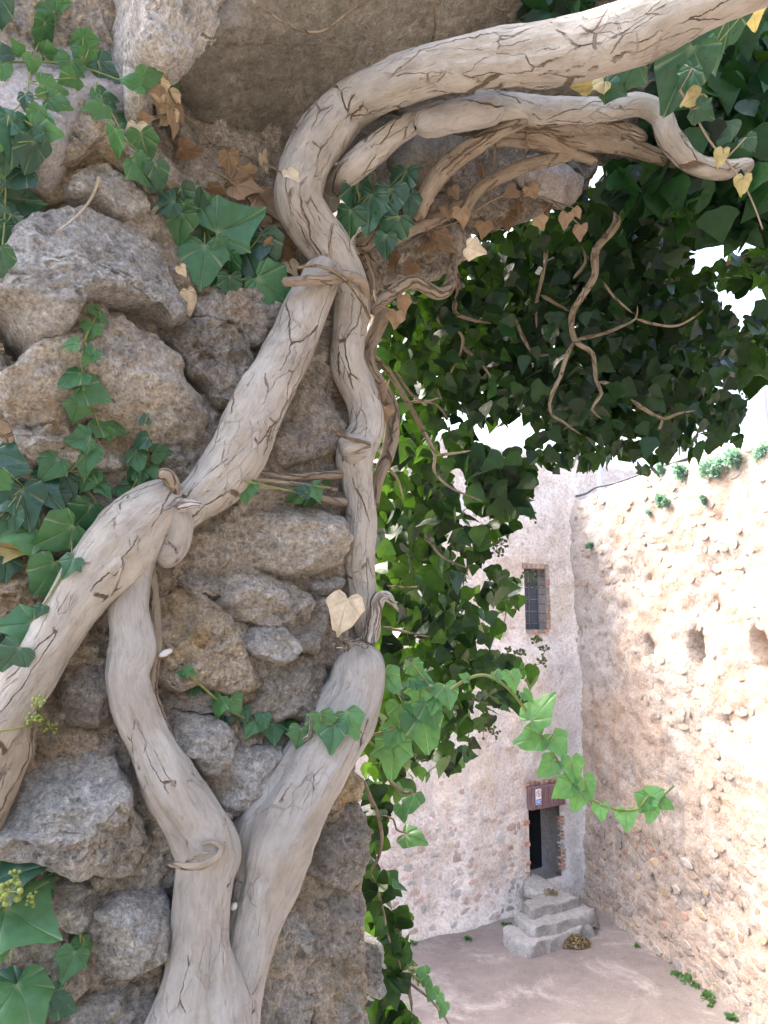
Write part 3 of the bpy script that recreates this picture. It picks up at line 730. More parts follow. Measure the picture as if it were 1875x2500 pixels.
for k, (px, py, rad, lab) in enumerate(((1236, 2258, .16, 'green weed growing against the left end of the stone steps'), (1382, 2168, .12, 'little green weed in the corner beside the doorway'), (1000, 2300, .15, 'pale green weed at the foot of the tower wall, under hanging ivy'), (1136, 2288, .12, 'tiny green weed on the bare earth between ivy and steps'))):
    tuft('weed', on_floor(px, py, 0.0) + NBK * .05, rad, rad * .8, 70, .075, M['weed'], 340 + k, lab, None)
for k, (px, py, rad) in enumerate(((1610, 1150, .22), (1672, 1150, .30), (1752, 1138, .34), (1806, 1118, .36), (1868, 1104, .3), (1629, 1222, .24), (1733, 1224, .17), (1453, 1332, .19), (1593, 1248, .10))):
    s, z = szr(px, py); c = K0 + DR * s + UPW * zwarp(s, z) + NRT * (float(disp_r(np.array([s]), np.array([z]))[0]) + .02)
    tuft('wall_plant', c, rad, rad, int(230 * rad / .3), .10, M['weed_blue'], 400 + k, 'blue-green cushion plant rooted high on the long courtyard wall', 'cushion plants on the courtyard wall', out=NRT + np.array([0, 0, -.1]))

def tube_mesh(P, R, seg_=10):
    P = np.asarray(P, float); R = np.asarray(R, float); n_ = len(P)
    T = np.gradient(P, axis=0); T /= np.linalg.norm(T, axis=1)[:, None] + 1e-12
    ref = np.array([0, 0, 1.0]) if abs(T[0][2]) < .9 else np.array([1.0, 0, 0])
    u = unit(np.cross(T[0], ref)); U = [u]
    for i in range(1, n_):
        u = unit(u - T[i] * np.dot(u, T[i])); U.append(u)
    U = np.array(U); W = np.cross(T, U)
    th = np.linspace(0, 2 * math.pi, seg_, endpoint=False)
    V = P[:, None] + R[:, None, None] * (np.cos(th)[None, :, None] * U[:, None] + np.sin(th)[None, :, None] * W[:, None])
    V = V.reshape(-1, 3); ix = np.arange(n_ * seg_).reshape(n_, seg_); j = np.roll(ix, -1, 1)
    Fq = np.stack([ix[:-1], j[:-1], j[1:], ix[1:]], -1).reshape(-1, 4)
    V = np.concatenate([V, P[:1], P[-1:]]); a, b2 = len(V) - 2, len(V) - 1
    caps = np.stack([np.concatenate([j[0], ix[-1]]), np.concatenate([ix[0], j[-1]]), np.concatenate([np.full(seg_, a), np.full(seg_, b2)])], -1)
    return V, Fq, caps
def smooth_path(P, step):
    P = np.asarray(P, float); n_ = len(P)
    if n_ == 2: Q = np.vstack([P[0] * 2 - P[1], P, P[1] * 2 - P[0]])
    else: Q = np.vstack([2 * P[0] - P[1], P, 2 * P[-1] - P[-2]])
    out = []
    for i in range(n_ - 1):
        p0, p1, p2, p3 = Q[i:i + 4]; k = max(2, int(np.linalg.norm((p2 - p1)[:3]) / step))
        t = np.linspace(0, 1, k, endpoint=False)[:, None]
        out.append(0.5 * (2 * p1 + (p2 - p0) * t + (2 * p0 - 5 * p1 + 4 * p2 - p3) * t ** 2 + (3 * p1 - p0 - 3 * p2 + p3) * t ** 3))
    out.append(P[-1:]); return np.concatenate(out)
M['cable'] = plain('cable_black', (0.06, 0.07, 0.09), 0.7)
M['zinc'] = plain('zinc_pipe', (0.42, 0.46, 0.52), 0.5)
cp = []
for (px, py, dz) in ((1360, 1212, .0), (1400, 1212, 0), (1430, 1205, .05), (1455, 1190, .1), (1500, 1180, .1), (1550, 1163, .12), (1620, 1138, .1), (1720, 1105, .1)):
    cp.append(hit_plane(px, py, K0 + NRT * (-.1), NRT))
V_, Fq, cp_ = tube_mesh(smooth_path(cp, .1), np.full(len(smooth_path(cp, .1)), .035), 8)
tag(solid('cable', V_, [tuple(q) for q in Fq] + [tuple(q) for q in cp_], M['cable'], None), 'dark cable sagging along the top of the long courtyard wall', 'cable')
for (px0, py1, py0, lab) in ((1467, 1196, 1090, 'grey metal post on the wall top beside the tower'), (1868, 1035, 930, 'grey metal post on the wall top beneath the ivy')):
    bse = hit_plane(px0, py1, K0 - NRT * .3, NRT); 
    tp_ = bse + UPW * (np.linalg.norm(bse - CAM) * (py1 - py0) / F)
    ps_ = [bse - UPW * .3, bse, (bse + tp_) / 2, tp_]
    V_, Fq, cp_ = tube_mesh(ps_, [.075] * 4, 10); 
    V2, Fq2, cp2 = tube_mesh([tp_, tp_ + UPW * .04], [.1, .1], 10); o = len(V_)
    tag(solid('metal_post', np.concatenate([V_, V2]), [tuple(q) for q in Fq] + [tuple(q) for q in cp_] + [tuple(q + o) for q in Fq2] + [tuple(q + o) for q in cp2], M['zinc'], None), lab, 'post')

# ---------------------------------------------------------------- the near rubble wall
from mathutils.bvhtree import BVHTree
BV, BF = [], []           # surfaces that leaves and creepers lie on
def surf(V, Fc):
    o = len(BV); BV.extend(map(tuple, V)); BF.extend([tuple(int(a) + o for a in f) for f in Fc])

# unseen footing under the viewer and side wall, added for bounce and shade
M['added_terrace'] = masonry_mat('added_terrace_earth', (0.13, 0.115, 0.10), (0.21, 0.19, 0.165), (0.19, 0.16, 0.12), (0.13, 0.125, 0.12))
tx, ty = np.linspace(-6, 5, 60), np.linspace(-4.2, 1.25, 40)
TX, TY = np.meshgrid(tx, ty); tp3 = np.stack([TX, TY, 0 * TX], -1).reshape(-1, 3); tp3[:, 2] = CAM_H - 1.6 + .05 * fbm(tp3, 1.2, 4, 6)
ixt = np.arange(len(tp3)).reshape(40, 60)
tag(put('added_terrace', make_mesh('added_terrace', tp3, np.stack([ixt[:-1, :-1], ixt[:-1, 1:], ixt[1:, 1:], ixt[1:, :-1]], -1).reshape(-1, 4), M['added_terrace']), (0, 0, 0)), kind='structure')
bwv, bwf = grid_wall(np.array([1.5, -3.0, CAM_H - 1.7]), np.array([0, 1.0, 0]), np.array([-1.0, 0, 0]), 0.0, 3.9, 4.6, 0.12, lambda S, Z: .05 * fbm(np.stack([S, Z, 0 * S], -1), 1.5, 4, 91), thick=.8)  # added out of view so light on the trunks comes from the left
bw_ = thing('added_shade_wall', (1.5, -1.0, CAM_H - 1.6), 'unseen rubble wall added to shade the right of the trunks', 'wall')
solid('wall_face', bwv, bwf, M['added_terrace'], bw_)
class Plane:
    def __init__(s, p0, n):
        s.p0 = np.asarray(p0, float); s.n = unit(n)
        if np.dot(s.n, CAM - s.p0) < 0: s.n = -s.n
        s.u = unit(np.cross(np.array([0, 0, 1.0]), s.n)); s.v = np.cross(s.n, s.u)
    def uv(s, px, py, off=0.0):
        r = ray(px, py); t = np.dot(s.p0 + s.n * off - CAM, s.n) / np.dot(r, s.n)
        q = CAM + r * t - s.p0; return np.array([np.dot(q, s.u), np.dot(q, s.v)])
    def xyz(s, UV, H):
        return s.p0 + UV[..., 0:1] * s.u + UV[..., 1:2] * s.v + np.asarray(H)[..., None] * s.n
WALL = Plane(W0, WN)
def plane3(a, b_, c):
    A, B, C = (at_depth(*q) for q in (a, b_, c)); return Plane((A + B + C) / 3, np.cross(B - A, C - A))

near = thing('rubble_wall', on_wall(450, 2560), 'rough rubble stone wall gripped by the thick ivy trunks', 'wall')
_sid = [0]
def stone(poly, mat, off=0.045, bulge=0.035, plane=WALL, rough=1.0, tilt=(0, -0.016), facets=7, skirt=0.14, grow=1.06, K=None, sharp=1.0, layered=0.0):
    _sid[0] += 1; sd_ = _sid[0]; r = np.random.default_rng(1000 + sd_)
    B = np.array([plane.uv(x, y, off + bulge * .5) for (x, y) in poly])
    c = B.mean(0); B = c + (B - c) * grow
    # round the corners a little, then resample evenly
    for w_ in (.12, .2):
        nx_ = np.roll(B, -1, 0); B = np.stack([B * (1 - w_) + nx_ * w_, B * w_ + nx_ * (1 - w_)], 1).reshape(-1, 2)
    L = np.linalg.norm(np.roll(B, -1, 0) - B, axis=1); cum = np.concatenate([[0], np.cumsum(L)]); per = cum[-1]
    if K is None: K = int(np.clip(per / 0.0065, 48, 240))
    Bc = np.vstack([B, B[:1]]); t = np.linspace(0, per, K, endpoint=False)
    Br = np.stack([np.interp(t, cum, Bc[:, 0]), np.interp(t, cum, Bc[:, 1])], -1)
    P3 = np.concatenate([Br, np.full((K, 1), sd_ * 3.7)], 1)
    c = Br.mean(0); ext = np.abs(Br - c).max(0) + 1e-6; size = float(ext.mean())
    dirn = (Br - c) / (np.linalg.norm(Br - c, axis=1)[:, None] + 1e-9)
    Br = Br + dirn * (size * 0.05 * fbm(P3, 1.6 / size, 3, sd_) + 0.006 * fbm(P3, 34, 3, sd_ + 5))[:, None]
    R = int(np.clip(size / 0.0055, 16, 46))
    ts = np.linspace(0, 1, R) ** 0.85
    UV = c + ts[:, None, None] * (Br - c)[None]
    q = (UV - c) / ext
    dome = bulge * (1 - 0.8 * ts[:, None] ** 2.2) * np.ones((R, K))
    if facets:
        pl = np.full((R, K), 1e9)
        for k in range(facets):
            a = r.uniform(0, 2 * math.pi); rad = math.sqrt(r.random()) * 0.85
            qi = np.array([math.cos(a), math.sin(a)]) * rad
            g = -1.35 * bulge * qi + r.normal(size=2) * 0.85 * bulge
            pl = np.minimum(pl, bulge * (1 - .75 * rad * rad) + ((q - qi) * g).sum(-1) + r.uniform(0, .22) * bulge)
        dome = 0.12 * dome + 0.88 * np.minimum(pl, dome + 0.5 * bulge)
    dome += bulge - np.percentile(dome, 92)
    dome += (q * np.array(tilt)).sum(-1)
    N3 = np.concatenate([UV, np.full((R, K, 1), sd_ * 1.3)], -1)
    if layered:
        dome += layered * 0.012 * np.sin((UV[..., 1] * 70 + 6 * fbm(N3, 9, 3, sd_ + 60)))
    Na = N3 + 0.03 * np.stack([fbm(N3, 14, 2, sd_ + 81), fbm(N3 + 4, 14, 2, sd_ + 82), 0 * N3[..., 0]], -1)
    det = (0.008 * fbm(Na, 9, 3, sd_ + 10) - 0.009 * np.abs(fbm(Na * np.array([.7, 1.5, 1]), 17, 4, sd_ + 20)) + 0.006 * ridged(Na, 34, 3, sd_ + 22) * np.clip(.4 + vnoise(N3 * 9, sd_ + 3), 0, 1) + 0.0045 * fbm(N3, 90, 3, sd_ + 30, .6)) * rough
    edge = np.clip((ts - 0.86) / 0.14, 0, 1)[:, None]
    H = off + dome + det - edge ** 2.6 * (0.014 + 0.25 * bulge) * sharp
    lat = 0.0045 * rough * np.stack([fbm(N3 + 5, 40, 3, sd_ + 40), fbm(N3 + 8, 40, 3, sd_ + 50)], -1)
    rings = [plane.xyz(UV + lat, H)]
    for k, f in enumerate((0.25, 0.6, 1.0)):
        o_ = UV[-1] + (c - UV[-1]) * 0.05 * f; rings.append(plane.xyz(o_, H[-1] - skirt * f)[None])
    V = np.concatenate(rings).reshape(-1, 3); n_ = R + 3
    ix = np.arange(n_ * K).reshape(n_, K); j = np.roll(ix, -1, 1)
    Fq = np.stack([ix[:-1], ix[1:], j[1:], j[:-1]], -1).reshape(-1, 4)
    surf(V, Fq)
    return solid('stone', V, Fq, M[mat], near)

# mortar and core
edge_px = [(a_, b_ - (16 if a_ > 600 else 0)) for (a_, b_) in [(-200, 640), (300, 700), (420, 770), (500, 830), (650, 868), (800, 880), (1000, 900), (1300, 902), (1500, 902), (1700, 892), (1850, 872), (1950, 880), (2100, 888), (2300, 897), (2500, 903), (2700, 906)]]
nv, nu = 420, 190
pys = np.linspace(-200, 2700, nv); exs = np.interp(pys, [a for a, _ in edge_px], [b_ for _, b_ in edge_px])
UVc = np.zeros((nv, nu, 2))
for i, (py, ex) in enumerate(zip(pys, exs)):
    l = WALL.uv(-260, py); r_ = WALL.uv(ex, py); vv = WALL.uv(450, py)[1]
    UVc[i, :, 0] = np.linspace(l[0], r_[0], nu); UVc[i, :, 1] = vv
N3 = np.concatenate([UVc, np.full((nv, nu, 1), 2.2)], -1)
Hc = 0.027 + 0.022 * fbm(N3, 6, 3, 71) + 0.014 * ridged(N3, 17, 3, 72) + 0.008 * fbm(N3, 60, 3, 73)
tt = np.linspace(0, 1, nu)[None]
Hc -= 0.05 * np.clip((tt - .96) / .04, 0, 1) ** 2
hole = WALL.uv(35, 810)
dd = np.sqrt(((UVc[..., 0] - hole[0]) / .055) ** 2 + ((UVc[..., 1] - hole[1]) / .045) ** 2)
Hc -= 0.16 * np.clip(1.3 - dd, 0, 1)
rings = WALL.xyz(UVc, Hc)
side = [rings]
for k in range(1, 9):
    col_ = rings[:, -1] - WN * (0.07 * k) + WU * 0.02 * fbm(rings[:, -1] + k, 8, 3, 75)[:, None]
    side.append(col_[:, None])
Vc = np.concatenate(side, 1); ncol = Vc.shape[1]
ix = np.arange(nv * ncol).reshape(nv, ncol)
Fq = np.stack([ix[:-1, :-1], ix[1:, :-1], ix[1:, 1:], ix[:-1, 1:]], -1).reshape(-1, 4)
surf(Vc.reshape(-1, 3), Fq)
solid('mortar', Vc.reshape(-1, 3), Fq, M['mortar'], near)

G_, T_, O_, B_, L_, PK = 'rock_grey', 'rock_tan', 'rock_ochre', 'rock_brown', 'rock_lime', 'rock_pink'
# upper left: smooth pinkish face, limewashed lintel end, lintel underside
TLP = plane3((0, 300, 1.14), (300, 300, 1.23), (150, -100, 1.50))
stone([(-260, -260), (330, -260), (330, 60), (330, 200), (190, 225), (130, 300), (-260, 320)], PK, 0.0, 0.02, plane=TLP, rough=.4, facets=3)
stone([(296, -200), (376, -200), (366, 40), (376, 150), (330, 195), (302, 185)], L_, 0.03, 0.03, plane=TLP, rough=.7, facets=3)
stone([(330, -220), (620, -220), (606, -40), (588, 48), (525, 88), (432, 124), (392, 112), (350, 60)], L_, 0.17, 0.04, rough=1.3, facets=6, skirt=.3, tilt=(0, -.02))
LINT = plane3((450, 150, 1.30), (1250, 30, 1.62), (640, 400, 1.60))
stone([(392, 120), (432, 118), (528, 84), (590, 44), (620, -120), (760, -260), (1420, -300), (1370, 60), (1280, 170), (1000, 290), (860, 380), (700, 470), (560, 400), (500, 330), (440, 240)], 'rock_slab', -0.02, 0.03, plane=LINT, rough=.45, facets=4, skirt=.45, grow=1.0, K=300)
stone([(355, 150), (395, 115), (445, 240), (500, 335), (470, 380), (420, 330), (375, 240)], B_, 0.02, 0.03)
# the stones of the wall, from the top down
stone([(187, 193), (255, 198), (351, 244), (385, 300), (453, 363), (470, 450), (400, 446), (363, 474), (317, 419), (249, 363), (170, 397), (74, 453), (50, 448), (102, 368), (136, 283)], T_, 0.05, 0.06, tilt=(-.02, -.035), facets=8)
stone([(-60, 290), (110, 290), (95, 370), (60, 440), (20, 470), (-60, 470)], B_, 0.02, 0.03)
stone([(50, 455), (170, 402), (250, 372), (262, 385), (190, 405), (160, 425), (185, 465), (120, 500), (70, 500)], O_, 0.03, 0.025)
stone([(159, 419), (198, 397), (272, 385), (320, 431), (363, 482), (378, 505), (340, 520), (283, 505), (244, 470), (187, 465)], L_, 0.06, 0.03, rough=1.2)
stone([(375, 450), (470, 455), (560, 440), (640, 470), (690, 560), (690, 640), (600, 700), (500, 690), (440, 600), (390, 520)], B_, 0.0, 0.03)
stone([(470, 380), (560, 400), (690, 430), (700, 520), (640, 470), (540, 445), (480, 450)], B_, 0.0, 0.025)
stone([(-50, 650), (8, 630), (68, 545), (120, 510), (215, 486), (339, 520), (418, 588), (455, 678), (478, 745), (430, 775), (373, 728), (271, 726), (190, 735), (172, 800), (95, 838), (40, 762), (-50, 720)], G_, 0.07, 0.075, tilt=(-.01, -.045), facets=9)
stone([(-50, 480), (40, 505), (60, 545), (5, 625), (-50, 640)], B_, 0.03, 0.03)
stone([(193, 732), (244, 722), (300, 736), (320, 787), (397, 800), (440, 860), (500, 940), (535, 990), (515, 1068), (470, 1085), (368, 1074), (317, 1046), (227, 1014), (28, 1045), (2, 974), (-4, 917), (85, 849), (165, 812)], T_, 0.055, 0.075, tilt=(-.025, -.03), facets=9, layered=.3)
stone([(378, 752), (410, 742), (493, 764), (560, 800), (617, 860), (606, 905), (575, 955), (548, 990), (515, 960), (470, 900), (430, 835), (412, 790)], B_, 0.045, 0.04, rough=1.7)
stone([(452, 690), (500, 680), (570, 690), (650, 715), (700, 760), (690, 800), (640, 850), (612, 855), (560, 795), (490, 765)], B_, 0.03, 0.045)
stone([(-60, 860), (-10, 920), (-2, 985), (25, 1040), (-60, 1040)], B_, 0.01, 0.02)
stone([(10, 1052), (227, 1024), (317, 1052), (370, 1090), (330, 1143), (170, 1158), (57, 1115), (-60, 1105), (-60, 1052)], T_, 0.05, 0.035, layered=.4)
stone([(400, 1085), (500, 1078), (520, 1110), (470, 1150), (410, 1150), (385, 1120)], G_, 0.03, 0.04)
stone([(-60, 1168), (170, 1165), (280, 1160), (372, 1200), (340, 1265), (230, 1335), (100, 1365), (-60, 1350)], G_, 0.03, 0.03)
stone([(-60, 1375), (100, 1352), (175, 1372), (195, 1425), (140, 1505), (60, 1542), (-60, 1560)], O_, 0.035, 0.035, layered=.4)
stone([(-60, 1565), (60, 1548), (112, 1562), (70, 1645), (10, 1705), (-60, 1710)], G_, 0.03, 0.03)
stone([(728, 860), (780, 800), (818, 830), (824, 900), (834, 975), (790, 972), (715, 955), (688, 938)], B_, 0.0, 0.03)
stone([(664, 992), (714, 955), (793, 974), (842, 1020), (845, 1058), (802, 1115), (740, 1130), (690, 1148), (655, 1110)], B_, 0.03, 0.045)
stone([(690, 1142), (790, 1104), (850, 1110), (862, 1155), (835, 1205), (700, 1205), (660, 1180)], G_, 0.015, 0.03)
stone([(820, 840), (875, 820), (900, 900), (905, 1010), (860, 1020), (830, 960)], B_, 0.0, 0.02)
stone([(850, 1040), (905, 1030), (908, 1200), (860, 1190)], B_, 0.0, 0.02)
stone([(460, 1292), (480, 1240), (570, 1210), (680, 1217), (790, 1232), (845, 1262), (856, 1342), (832, 1393), (740, 1399), (650, 1392), (570, 1378), (510, 1352), (472, 1334)], T_, 0.05, 0.055, tilt=(.0, -.02), facets=8)
stone([(395, 1330), (460, 1300), (510, 1360), (560, 1385), (520, 1410), (440, 1420), (375, 1430), (370, 1370)], B_, 0.01, 0.025)
stone([(446, 1410), (487, 1402), (555, 1425), (572, 1463), (527, 1458), (448, 1434)], T_, 0.07, 0.015)
stone([(567, 1402), (640, 1396), (731, 1425), (780, 1455), (768, 1531), (708, 1538), (589, 1520), (528, 1502), (548, 1470)], T_, 0.05, 0.04, layered=.5)
stone([(757, 1402), (838, 1402), (850, 1446), (776, 1448)], G_, 0.035, 0.03)
stone([(778, 1455), (856, 1450), (862, 1545), (810, 1556), (772, 1532)], G_, 0.02, 0.03)
stone([(366, 1444), (448, 1436), (530, 1472), (580, 1517), (602, 1585), (656, 1642), (650, 1690), (612, 1708), (567, 1696), (493, 1673), (408, 1685), (370, 1655), (384, 1574)], O_, 0.05, 0.05, rough=1.3, facets=9)
stone([(584, 1527), (680, 1520), (735, 1561), (729, 1593), (654, 1617), (602, 1587)], G_, 0.06, 0.03)
stone([(652, 1614), (754, 1590), (808, 1590), (842, 1619), (826, 1684), (786, 1742), (680, 1770), (600, 1764), (625, 1702), (654, 1690)], B_, 0.04, 0.04, facets=8)
stone([(725, 1560), (775, 1540), (806, 1556), (800, 1585), (740, 1590)], T_, 0.05, 0.03)
stone([(850, 1550), (905, 1540), (905, 1700), (860, 1700)], B_, 0, .02)
stone([(126, 1695), (193, 1563), (266, 1444), (290, 1563), (276, 1665), (305, 1758), (227, 1775), (142, 1765)], B_, 0.03, 0.04, facets=8)
stone([(398, 1690), (490, 1677), (567, 1702), (592, 1762), (521, 1738), (425, 1738), (395, 1720)], G_, 0.03, 0.03)
stone([(415, 1746), (521, 1740), (570, 1769), (583, 1832), (557, 1884), (499, 1889), (465, 1853), (418, 1830)], G_, 0.055, 0.045, facets=8)
stone([(590, 1772), (690, 1775), (705, 1808), (623, 1815), (580, 1850)], B_, 0.03, 0.02)
stone([(512, 1904), (570, 1855), (623, 1815), (705, 1808), (712, 1868), (680, 1950), (625, 1997), (595, 2032), (553, 1995), (534, 1947)], G_, 0.045, 0.05, facets=8)
stone([(66, 1790), (160, 1772), (310, 1782), (330, 1832), (240, 1832), (110, 1842)], B_, 0.015, 0.025)
stone([(105, 1845), (200, 1828), (278, 1826), (332, 1902), (343, 1993), (395, 2061), (378, 2119), (317, 2171), (215, 2137), (125, 2120), (-60, 2085), (-60, 1980), (51, 1908)], G_, 0.07, 0.085, tilt=(-.01, -.03), facets=10, rough=1.2)
stone([(338, 1900), (400, 1950), (430, 2050), (424, 2090), (396, 2058), (346, 1990)], B_, -0.03, 0.02)
stone([(-60, 2095), (125, 2128), (190, 2150), (110, 2175), (120, 2250), (60, 2285), (-60, 2285)], O_, 0.03, 0.025)
stone([(111, 2170), (187, 2160), (276, 2197), (251, 2244), (210, 2285), (134, 2273)], G_, 0.045, 0.035)
stone([(330, 2172), (385, 2120), (430, 2100), (430, 2185), (397, 2176), (320, 2185)], B_, 0.01, 0.02)
stone([(247, 2236), (317, 2190), (397, 2179), (430, 2197), (430, 2312), (400, 2375), (283, 2421), (219, 2391), (208, 2287)], G_, 0.06, 0.065, facets=10)
stone([(-60, 2290), (120, 2282), (207, 2332), (217, 2402), (180, 2442), (60, 2483), (-60, 2483)], T_, 0.03, 0.035)
stone([(180, 2452), (290, 2427), (394, 2386), (404, 2420), (380, 2640), (100, 2640)], G_, 0.04, 0.04)
stone([(-60, 2490), (170, 2455), (110, 2640), (-60, 2640)], B_, 0.03, 0.03)
stone([(770, 1998), (850, 1957), (896, 1968), (893, 2046), (887, 2142), (850, 2177), (782, 2153), (728, 2118)], B_, 0.04, 0.05, facets=9)
stone([(800, 1990), (828, 1905), (855, 1862), (884, 1880), (893, 1952), (850, 1955)], O_, 0.035, 0.035)
stone([(700, 2130), (780, 2160), (850, 2185), (765, 2215), (680, 2225), (650, 2200)], O_, 0.02, 0.02)
stone([(684, 2231), (759, 2217), (778, 2287), (767, 2324), (703, 2324), (676, 2276)], G_, 0.03, 0.025)
stone([(763, 2217), (850, 2180), (893, 2197), (898, 2300), (827, 2347), (782, 2347), (771, 2287)], B_, 0.04, 0.04, facets=8)
stone([(625, 2346), (714, 2327), (773, 2355), (763, 2425), (760, 2640), (560, 2640), (608, 2412)], B_, 0.03, 0.03)
stone([(767, 2412), (895, 2323), (909, 2367), (905, 2480), (895, 2640), (764, 2640)], O_, 0.035, 0.035)
stone([(900, 2305), (942, 2312), (952, 2395), (930, 2440), (905, 2440)], G_, -0.08, 0.03)
# rock of the arch behind the limbs
AR = plane3((900, 400, 1.62), (1450, 400, 1.76), (1150, 620, 1.80))
stone([(860, 430), (900, 330), (1100, 290), (1300, 320), (1470, 400), (1440, 470), (1300, 540), (1180, 580), (1050, 580), (900, 560)], B_, 0.0, 0.05, plane=AR, skirt=.4, facets=9)
stone([(1270, 450), (1300, 410), (1380, 392), (1442, 432), (1438, 500), (1392, 522), (1330, 492)], PK, 0.07, 0.04, plane=AR, skirt=.25, rough=.6)
stone([(1020, 330), (1120, 320), (1180, 370), (1120, 450), (1040, 470), (960, 420)], 'rock_slab', 0.06, 0.03, plane=AR, skirt=.2, rough=.6)
stone([(872, 590), (930, 545), (1010, 530), (1110, 545), (1160, 575), (1150, 625), (1065, 680), (960, 700), (885, 690)], T_, 0.06, 0.05, plane=AR, skirt=.3, rough=1.4)
stone([(880, 700), (960, 700), (930, 760), (890, 800)], B_, 0.0, 0.03, plane=AR, skirt=.3)
stone([(1000, 120), (1380, 100), (1520, 250), (1500, 400), (1300, 430), (1050, 360), (960, 260)], 'rock_slab', -0.10, 0.04, plane=AR, skirt=.4, rough=.8)
AR2 = plane3((1350, 0, 1.75), (1900, 100, 1.75), (1600, 420, 1.95))
stone([(1250, -320), (2150, -320), (2150, 330), (1900, 395), (1640, 440), (1450, 400), (1330, 200), (1280, 0)], B_, 0.0, 0.06, plane=AR2, skirt=.5, facets=9, K=220)
stone([(1470, 380), (1640, 430), (1800, 450), (1700, 520), (1520, 500)], B_, 0.02, 0.05, plane=AR2, skirt=.4)

# ---------------------------------------------------------------- ivy stems
def bark_tube(name, pts, mat, parent, depth=False, seed=0, lump=0.10, step=None, taper=True, flute=0.05, segs=None):
    P4 = []
    for (px, py, r, o) in pts:
        if depth:
            p_ = at_depth(px, py, o); d_ = o
        else:
            p_ = on_wall(px, py, o); d_ = np.dot(p_ - CAM, FWD)
        P4.append([*p_, r / F * d_])
    P4 = np.array(P4); rm = P4[:, 3].mean()
    st_ = step or max(0.0035, rm * 0.10)
    Q = smooth_path(P4, st_); P, R = Q[:, :3], np.maximum(Q[:, 3], 0.0008)
    if taper:
        k = min(len(R) // 4, max(3, int(rm * 1.0 / st_)))
        e = np.sqrt(np.clip(1 - (1 - np.linspace(0.02, 1, k)) ** 2, 0, 1)); R[:k] *= e; R[-k:] *= e[::-1]
    n_ = len(P); sg_ = segs or int(np.clip(2 * math.pi * rm / 0.0042, 8, 84))
    T = np.gradient(P, axis=0); T /= np.linalg.norm(T, axis=1)[:, None] + 1e-12
    tocam = unit(CAM - P[0]); u = unit(tocam - T[0] * np.dot(tocam, T[0])) * -1; U = [u]
    for i in range(1, n_):
        u = unit(u - T[i] * np.dot(u, T[i])); U.append(u)
    U = np.array(U); W_ = np.cross(T, U)
    s = np.concatenate([[0], np.cumsum(np.linalg.norm(np.diff(P, axis=0), axis=1))])
    th = np.linspace(0, 2 * math.pi, sg_, endpoint=False)
    dirs = np.cos(th)[None, :, None] * U[:, None] + np.sin(th)[None, :, None] * W_[:, None]
    C3 = np.stack([np.cos(th)[None] * 1.1 + 0 * s[:, None], np.sin(th)[None] * 1.1 + 0 * s[:, None], (s[:, None] / rm) * 0.35 + 0 * th[None]], -1)
    C3f = np.stack([np.cos(th)[None] * 2.6 + 0 * s[:, None], np.sin(th)[None] * 2.6 + 0 * s[:, None], (s[:, None] / rm) * 0.10 + 0 * th[None]], -1)
    rad = R[:, None] * (1 + lump * fbm(C3, 1.0, 4, 500 + seed) + flute * fbm(C3f, 1.0, 3, 540 + seed) + 0.015 * fbm(C3 * np.array([3, 3, 2]), 2.0, 3, 580 + seed))
    if rm > .014:      # old leaf-scar swellings and knots
        kr = np.random.default_rng(9000 + seed)
        for _ in range(int(s[-1] / (rm * 3.2))):
            sk, tk, am, sgm = kr.uniform(0, s[-1]), kr.uniform(0, 2 * math.pi), kr.uniform(-.10, .22), kr.uniform(.35, .75) * rm
            dth = np.angle(np.exp(1j * (th - tk)))[None] * rm
            rad = rad + R[:, None] * am * np.exp(-(((s[:, None] - sk) / 1.3) ** 2 + dth ** 2) / (2 * sgm ** 2))
    V = (P[:, None] + rad[..., None] * dirs).reshape(-1, 3)
    ix = np.arange(n_ * sg_).reshape(n_, sg_); j = np.roll(ix, -1, 1)
    Fq = np.stack([ix[:-1], j[:-1], j[1:], ix[1:]], -1)
    uu = np.concatenate([th, [2 * math.pi]]) * rm
    a = np.stack(np.broadcast_arrays(uu[None, :-1], s[:-1, None]), -1); b2 = np.stack(np.broadcast_arrays(uu[None, 1:], s[:-1, None]), -1)
    c2_ = np.stack(np.broadcast_arrays(uu[None, 1:], s[1:, None]), -1); d2 = np.stack(np.broadcast_arrays(uu[None, :-1], s[1:, None]), -1)
    uv = np.stack([a, b2, c2_, d2], 2).reshape(-1, 2) + seed * 1.37
    Fq = Fq.reshape(-1, 4)
    return solid(name, V, Fq, M[mat], parent, uv=uv), V, Fq
def fs(L, o):   # full-view coordinates (1659 px wide) -> photograph pixels, width -> radius
    k = 1875 / 1659
    return [(x * k, y * k, w_ * k / 2, (q[0] if q else o)) for (x, y, w_, *q) in L]

vine = thing('ivy_vine', on_wall(470, 2560, .1), 'old ivy with thick pale twisting trunks climbing the rubble wall and arching overhead', 'ivy')
NW = []
def stem(pts, mat='bark', surface=True, **kw):
    kw.setdefault('seed', len(NW) + 1)
    o, V, Fq = bark_tube(kw.pop('name', 'stem'), pts, mat, kw.pop('parent', vine), **kw)
    NW.append(o)
    if surface: surf(V, Fq)
    return o
# right trunk, lower: smooth and wide
RT = stem(fs([(455, 2330, 170), (490, 2200, 140), (520, 2090, 120), (548, 1980, 118), (572, 1890, 140), (592, 1810, 168), (640, 1725, 158), (690, 1640, 146), (738, 1560, 146), (768, 1490, 124), (775, 1435, 108), (772, 1400, 84), (770, 1385, 55)], .085), 'bark_smooth', lump=.10, flute=.06)
stem(fs([(480, 2040, 46, .10), (482, 2090, 96, .10), (470, 2160, 170, .10), (450, 2240, 200, .10), (440, 2330, 220, .10)], .1), 'bark_smooth', lump=.06)
